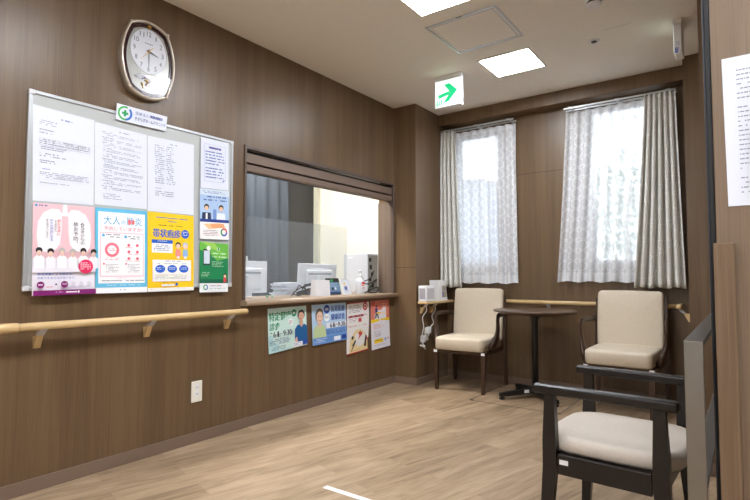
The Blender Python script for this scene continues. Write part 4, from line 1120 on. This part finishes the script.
s = Sheet(onwall([(3.258, 0.752), (3.556, 0.760), (3.552, 0.346), (3.250, 0.332)], LW+0.0006), NX, base=ink((238, 234, 232)), curl=lambda u, v: 0.002+0.010*v*v*(1-u)+0.006*math.sin(v*5.5)*v)
s.rect(0, 0, 1, 0.02, RED); s.greek(0.08, 0.06, 0.7, 0.22, 5, (120, 120, 130), seed=270)
s.circ(0.82, 0.10, 0.11, RED, ry=0.085); s.ring(0.82, 0.10, 0.04, 0.07, (240, 220, 216))
s.rect(0.06, 0.255, 0.74, 0.295, (150, 20, 30)); s.greek(0.1, 0.265, 0.7, 0.288, 1, (240, 226, 222), ragged=0, seed=271); s.greek(0.76, 0.25, 0.95, 0.29, 2, RED, seed=272)
s.rect(0.50, 0.32, 0.64, 0.40, (206, 80, 80)); s.greek(0.1, 0.32, 0.45, 0.40, 3, (150, 130, 130), seed=273); s.greek(0.06, 0.46, 0.9, 0.49, 1, RED, ragged=0.3, seed=274)
s.poly([(0.10, 0.99), (0.14, 0.72), (0.36, 0.56), (0.60, 0.54), (0.85, 0.66), (0.95, 0.80), (0.96, 0.99)], (236, 214, 160))
s.poly([(0.42, 0.64), (0.60, 0.58), (0.70, 0.64), (0.66, 0.72), (0.74, 0.78), (0.64, 0.90), (0.44, 0.93), (0.34, 0.86), (0.52, 0.78)], (206, 70, 64))
s.circ(0.45, 0.68, 0.10, (240, 236, 232), ry=0.07); s.poly([(0.10, 0.92), (0.38, 0.74), (0.42, 0.77), (0.18, 0.97)], (52, 50, 56)); s.poly([(0.78, 0.90), (0.84, 0.68), (0.90, 0.70), (0.88, 0.92)], (60, 58, 64)); s.circ(0.9, 0.76, 0.05, (206, 70, 64)); s.circ(0.25, 0.69, 0.05, (60, 48, 48))
s.rect(0, 0.98, 1, 1, RED); s.greek(0.2, 0.94, 0.7, 0.965, 1, (200, 60, 60), seed=275)
s.build('poster', 'white poster with red banner and yellow-red drawing below the counter', 'poster', 'posters under the counter')
SAL = (226, 128, 112)
s = Sheet(onwall([(3.583, 0.757), (3.862, 0.760), (3.866, 0.345), (3.585, 0.333)], LW+0.0006), NX, base=ink((232, 230, 238)), curl=curlf(0.008, 0.01))
s.rect(0, 0, 1, 0.385, SAL); s.poly([(0, 0), (0.24, 0), (0.18, 0.10), (0.02, 0.10)], (206, 96, 84)); s.poly([(0, 0.385), (1, 0.385), (1, 0.45), (0.7, 0.43), (0, 0.455)], (246, 210, 30))
s.poly([(0.22, 0.16), (0.34, 0.15), (0.37, 0.26), (0.25, 0.27)], (40, 60, 130)); s.circ(0.29, 0.12, 0.04, (70, 46, 44)); s.poly([(0.25, 0.27), (0.33, 0.27), (0.27, 0.37), (0.21, 0.37)], (36, 40, 70)); s.poly([(0.31, 0.27), (0.37, 0.26), (0.42, 0.37), (0.37, 0.38)], (36, 40, 70)); s.poly([(0.30, 0.24), (0.55, 0.25), (0.55, 0.28), (0.30, 0.28)], (246, 200, 60))
s.greek(0.58, 0.07, 0.9, 0.22, 4, (250, 234, 228), ragged=0.2, seed=280); s.greek(0.52, 0.26, 0.9, 0.32, 2, (246, 200, 60), seed=281)
s.greek(0.12, 0.49, 0.7, 0.60, 4, (206, 96, 96), seed=282); s.greek(0.12, 0.63, 0.6, 0.76, 5, (150, 120, 140), seed=283)
s.rect(0.14, 0.80, 0.62, 0.88, (250, 212, 30)); s.greek(0.18, 0.82, 0.58, 0.865, 1, (90, 80, 60), ragged=0, seed=284); s.circ(0.74, 0.83, 0.05, (130, 160, 220)); s.circ(0.88, 0.82, 0.035, (230, 140, 140)); s.greek(0.1, 0.92, 0.85, 0.95, 1, (170, 170, 190), seed=285)
s.build('poster', 'salmon and white poster with yellow band below the counter end', 'poster', 'posters under the counter')

# ================================================================== WALL CLOCK
t = thing('wall_clock', 'barrel-shaped champagne wall clock with white dial above the whiteboard', 'clock', (LW, 1.498, 2.150))
def barrel(k=1.0, dz=0.0):
    C = [(-0.108, 0.182), (0.108, 0.182), (0.108, -0.182), (-0.108, -0.182)]
    mid = [(0, 0.216+dz), (0.155, 0), (0, -0.216), (-0.155, 0)]
    pts = []
    for i in range(4):
        a, b, m = Vector(C[i]), Vector(C[(i+1) % 4]), Vector(mid[i])
        ctl = m*2-(a+b)/2
        for j in range(10):
            q = j/10
            p = a*(1-q)**2+ctl*2*q*(1-q)+b*q*q
            pts.append((p.x*k, p.y*k))
    return pts
mb = MB()
levels = [(1.0, 0.0005), (1.0, 0.035), (0.985, 0.044), (0.955, 0.047), (0.935, 0.044), (0.925, 0.034)]
rings = [[(d, y, z) for y, z in barrel(k)] for k, d in levels]; n = len(rings[0])
mb.add([p for r_ in rings for p in r_], [(k*n+j, k*n+(j+1) % n, (k+1)*n+(j+1) % n, (k+1)*n+j) for k in range(len(rings)-1) for j in range(n)] + [tuple(range(n))], M_CHAMP, True)
for cy, cz in ((-0.104, 0.176), (0.104, 0.176), (0.104, -0.176), (-0.104, -0.176)): mb.lathe([(0.008, 0.036), (0.010, 0.046), (0.007, 0.051)], M_CHAMP, c=(0, cy, cz), seg=12, axis='x')
mb.build('case', t)
mb = MB(); mb.prism(barrel(0.93), 'x', 0.02, 0.03, M_MAROON); e = mb.build('inner_rim', t); e['label'] = 'dark maroon inner rim'
mb = MB(); mb.prism([(y*0.83, z*0.87) for y, z in barrel(0.95)], 'x', 0.0301, 0.0315, mat('clock_silver_panel', (172, 172, 168), 0.3, metal=0.3)); e = mb.build('inner_panel', t); e['label'] = 'silver grey panel around the dial'
DZ = 0.05
DR, DRZ = 0.103, 0.121
mb = MB()
mb.prism([(DR*math.cos(2*PI*k/48), DZ+DRZ*math.sin(2*PI*k/48)) for k in range(48)], 'x', 0.0316, 0.0335, mat('dial_white', (226, 228, 236), 0.4))
NUMC = mat('numeral_grey', (70, 70, 76), 0.4)
for hnum in range(1, 13):
    a = math.radians(90-30*hnum); cy, cz = 0.79*DR*math.cos(a), DZ+0.80*DRZ*math.sin(a)
    vs, fs = glyph_mesh(str(hnum)); gw = 0.005 if hnum == 1 else 0.0125*len(str(hnum)); gh = 0.026
    mb.add([(0.0338, cy-gw/2+x*gw, cz-gh/2+y*gh) for x, y in vs], fs, NUMC)
for k in range(5): mb.box(0.0336, 0.0338, -0.022+k*0.0092, -0.016+k*0.0092, DZ+0.040, DZ+0.045, NUMC)
mb.build('dial', t, weld=False)
def hand(name, deg, ln, back, w, d, m):
    a = math.radians(deg); dy, dz = math.sin(a), math.cos(a); ny, nz = dz, -dy
    P = lambda l, s_: (l*dy+s_*ny, DZ+l*dz+s_*nz)
    o_ = MB(); o_.prism([P(-back, -w*0.5), P(-back, w*0.5), P(ln*0.3, w*0.5), P(ln, w*0.15), P(ln, -w*0.15), P(ln*0.3, -w*0.5)], 'x', d, d+0.0012, m)
    return o_.build(name, t)
hand('hour_hand', 105, 0.056, 0.012, 0.008, 0.0355, mat('hand_dark', (60, 60, 66), 0.4))
hand('minute_hand', 180, 0.088, 0.012, 0.006, 0.0372, mat('hand_grey', (120, 122, 130), 0.35))
hand('second_hand', 220, 0.070, 0.035, 0.003, 0.039, M_GOLD)
mb = MB(); mb.lathe([(0.005, 0.0335), (0.005, 0.042), (0.002, 0.043)], M_GOLD, c=(0, 0, DZ), seg=12, axis='x'); mb.build('hub', t)
mb = MB()
r = random.Random(5)
for k in range(26):
    a = r.uniform(0, 2*PI); q = r.uniform(0.0, 1.0)**0.7; cy, cz = 0.042*q*math.cos(a)-0.005, -0.128+0.034*q*math.sin(a)
    mb.lathe([(0.001, 0.0), (0.006, 0.002), (0.0045, 0.005), (0.001, 0.0065)], r.choice((M_GOLD, M_CHAMP, M_GOLD, mat('bead_purple', (120, 90, 140), 0.3))), c=(0.0318, cy, cz), seg=8, axis='x')
e = mb.build('ornament', t); e['label'] = 'gold bead ornament under the dial'
mb = MB(); mb.prism([(-0.085, -0.105), (-0.05, -0.085), (0.0, -0.078), (0.05, -0.085), (0.085, -0.105), (0.06, -0.115), (0.02, -0.10), (-0.02, -0.10), (-0.06, -0.115)], 'x', 0.0317, 0.034, mat('polished_silver', (190, 194, 200), 0.12, metal=0.9)); mb.build('crescent_plate', t)
mb = MB(); mb.lathe([(0.006, 0.03), (0.011, 0.036), (0.004, 0.041)], M_GOLD, c=(0, 0, 0.186), seg=12, axis='x'); mb.build('knob', t)
mb = MB(); mb.prism([(y, z) for y, z in barrel(0.925)], 'x', 0.0435, 0.0445, glass_mat('clock_glass', fres=0.05)); mb.build('glass_cover', t)

# ================================================================== SMALL FITTINGS
t = thing('wall_outlet', 'white wall outlet low on the wood wall under the handrail', 'wall outlet', (LW, 1.857, 0.297))
mb = MB(); mb.box(0.0005, 0.009, -0.036, 0.036, -0.061, 0.061, mat('outlet_ivory', (236, 232, 218), 0.4), bev=0.004); mb.build('plate', t)
for zz in (0.026, -0.012):
    mb = MB(); mb.box(0.0091, 0.0105, -0.013, 0.013, zz-0.015, zz+0.015, M_WHITE, bev=0.001)
    for d in (-0.005, 0.005): mb.box(0.0104, 0.0108, d-0.001, d+0.001, zz-0.007, zz+0.004, M_BLACK)
    mb.build('socket', t)

# white devices on the column ledge
t = thing('air_monitor', 'small white device with grille on the column ledge, left one', 'device', (-2.352, 4.035, RB), 0)
mb = MB(); mb.box(-0.042, 0.042, -0.075, 0.075, 0.0005, 0.142, M_WHITE, bev=0.006); b = mb.build('body', t)
mb = MB()
for k in range(9): mb.box(0.0421, 0.0435, -0.06+k*0.0135, -0.054+k*0.0135, 0.022, 0.118, mat('grille_grey', (168, 164, 172), 0.5))
mb.box(-0.03, 0.03, -0.0765, -0.0751, 0.022, 0.118, mat('grille_grey', (168, 164, 172), 0.5))
mb.build('grille', t)
t = thing('leaflet_dispenser', 'taller white box with printed side on the column ledge', 'device', (-2.352, 4.24, RB), 0)
mb = MB(); mb.hexa([(-0.045, -0.075, 0.0005), (0.045, -0.075, 0.0005), (0.045, 0.11, 0.0005), (-0.045, 0.11, 0.0005)], [(-0.045, -0.075, 0.19), (0.045, -0.075, 0.19), (0.045, 0.06, 0.19), (-0.045, 0.06, 0.19)], M_WHITE); mb.build('body', t)
s = Sheet([(0.0455, 0.0, 0.14), (0.0455, 0.066, 0.14), (0.0455, 0.09, 0.03), (0.0455, 0.0, 0.03)], NX, base=ink((186, 180, 176)))
s.rect(0.05, 0.05, 0.95, 0.4, (164, 150, 140)); s.rect(0.05, 0.5, 0.5, 0.95, (130, 130, 160)); s.rect(0.55, 0.5, 0.95, 0.95, (180, 170, 130))
e = s.mb.build('picture', t, weld=False); e['label'] = 'small printed pictures'

# cables and adapters hanging from the ledge
M_CABL = mat('cable_white', (214, 212, 208), 0.5)
CXF = -2.40
def adapter(label, y, z, h=0.05, name='power_adapter'):
    t = thing(name, label, 'adapter', (-2.411, y, z), 0, 'power adapters by the column')
    mb = MB(); mb.box(0.0005, 0.034, -0.022, 0.022, -h/2, h/2, M_WHITE, bev=0.005); mb.build('body', t)
    mb = MB(); mb.tube([(0.018, 0, -h/2+0.001), (0.018, 0, -h/2-0.02)], 0.005, M_WHITE, seg=8); mb.build('strain_relief', t)
t = thing('wall_outlet', 'white wall outlet on the column side with plugged adapters', 'wall outlet', (-2.411, 4.13, 0.44))
mb = MB(); mb.box(0.0003, 0.0005, -0.035, 0.035, -0.06, 0.06, mat('outlet_ivory', (236, 232, 218), 0.4)); mb.build('plate', t)
adapter('white power adapter on the column, upper of two', 4.14, 0.475, 0.06)
adapter('white power adapter on the column, lower of two', 4.04, 0.405, 0.06)
cable('cable', 'white cable hanging from the ledge, left one', [(-2.345, 4.005, 0.7185), (-2.352, 4.03, 0.66), (-2.375, 4.00, 0.60), (-2.37, 4.01, 0.52), (-2.38, 4.0, 0.44), (-2.385, 4.01, 0.36), (-2.37, 4.03, 0.34), (-2.393, 4.04, 0.356)], 0.0045, M_CABL, group='white cables under the ledge')
cable('cable', 'white cable hanging from the ledge, right one', [(-2.345, 4.165, 0.7185), (-2.352, 4.19, 0.66), (-2.375, 4.17, 0.60), (-2.37, 4.19, 0.54), (-2.38, 4.15, 0.50), (-2.393, 4.14, 0.425)], 0.0045, M_CABL, group='white cables under the ledge')
cable('cable', 'short dark-tipped plug cord below the adapters on the column', [(-2.39, 3.975, 0.355), (-2.37, 3.99, 0.345), (-2.37, 4.02, 0.33), (-2.375, 4.05, 0.315)], 0.008, M_CABL, group='white cables under the ledge')

# floor hatch outline under the table and tape mark on the floor
M_FH = mat('floor_hatch_steel', (66, 66, 70), 0.4, metal=0.3)
t = thing('floor_hatch', 'flush floor hatch with thin metal outline under the pedestal table', 'floor hatch', (-1.39, 4.03, 0))
mb = MB()
X0, X1, Y0, Y1, w = -0.41, 0.29, -0.29, 0.32, 0.006
mb.box(X0, X1, Y0, Y0+w, 0.0003, 0.0014, M_FH); mb.box(X0, X1, Y1-w, Y1, 0.0003, 0.0014, M_FH); mb.box(X0, X0+w, Y0+w, Y1-w, 0.0003, 0.0014, M_FH); mb.box(X1-w, X1, Y0+w, Y1-w, 0.0003, 0.0014, M_FH); mb.build('frame', t)
for cx, cy in ((X0, Y0), (X1-0.03, Y0), (X0, Y1-0.03), (X1-0.03, Y1-0.03)):
    mb = MB(); mb.box(cx, cx+0.03, cy, cy+0.03, 0.0015, 0.002, mat('hatch_corner_dark', (60, 58, 56), 0.5)); mb.build('corner_plate', t)
mb = MB(); mb.box(-1.615, -1.30, 1.815, 1.845, 0.0004, 0.0012, mat('tape_white', (236, 236, 236), 0.6)); tag(mb.build('floor_tape'), 'strip of white tape on the open wood floor', 'tape')

# notice on the door leaf
s = Sheet([(-0.031, DY-0.001, 1.4205), (0.179, DY-0.001, 1.4205), (0.1815, DY-0.001, 1.1195), (-0.0275, DY-0.001, 1.118)], (0, -1, 0))
for k in range(27):
    if k in (7, 22): continue
    s.greek(0.11, 0.09+k*0.0315, 0.92, 0.109+k*0.0315, 1, (146, 150, 172), ragged=0.12, dense=0.85, fill=0.42, seed=300+k)
s.build('notice_sheet', 'white printed notice taped to the wooden door at the right edge', 'notice')

# ================================================================== OUTSIDE THE WINDOWS
M_GRD = mat('outside_paving', (170, 170, 168), 0.8)
mb = MB(); mb.box(-14, 8, BW+0.25, 22, -0.3, -0.05, M_GRD); struct(mb.build('ground_outside'))
M_BLD = mat('pale_blue_render', (128, 150, 170), 0.8)
t = thing('neighbour_building', 'pale blue-grey building seen through the left window sheer', 'building', (-6.2, 10.5, -0.05))
mb = MB(); mb.box(-2.2, 2.2, -1.5, 1.5, 0, 2.75, M_BLD); mb.build('wall', t)
mb = MB(); mb.box(-2.3, 2.25, -1.6, 1.6, 2.75, 2.85, mat('roof_grey', (120, 126, 132), 0.7)); mb.build('roof', t)
t = thing('garden_tree', 'small leafy tree seen through the right window sheer', 'tree', (-1.45, 8.6, -0.05))
mb = MB(); mb.tube([(0, 0, 0), (0.03, 0, 0.8), (-0.05, 0.05, 1.7), (0.05, 0, 2.5)], [0.07, 0.06, 0.04, 0.015], mat('bark', (96, 82, 70), 0.9)); mb.build('trunk', t)
mb = MB(); r = random.Random(2); M_LEAF = mat('leaf_green', (132, 160, 122), 0.7)
for k in range(1500):
    while True:
        p = Vector((r.uniform(-1, 1), r.uniform(-1, 1), r.uniform(-1, 1)))
        if p.length < 1: break
    c = Vector((p.x*0.85, p.y*0.7, 2.0+p.z*0.95)); a = Vector((r.uniform(-1, 1), r.uniform(-1, 1), r.uniform(-1, 1))).normalized(); b = a.orthogonal().normalized()
    l, w = r.uniform(0.03, 0.06), r.uniform(0.015, 0.03)
    mb.add([c-a*l, c+b*w, c+a*l, c-b*w], [(0, 1, 2, 3)], M_LEAF)
mb.build('foliage', t, weld=False)
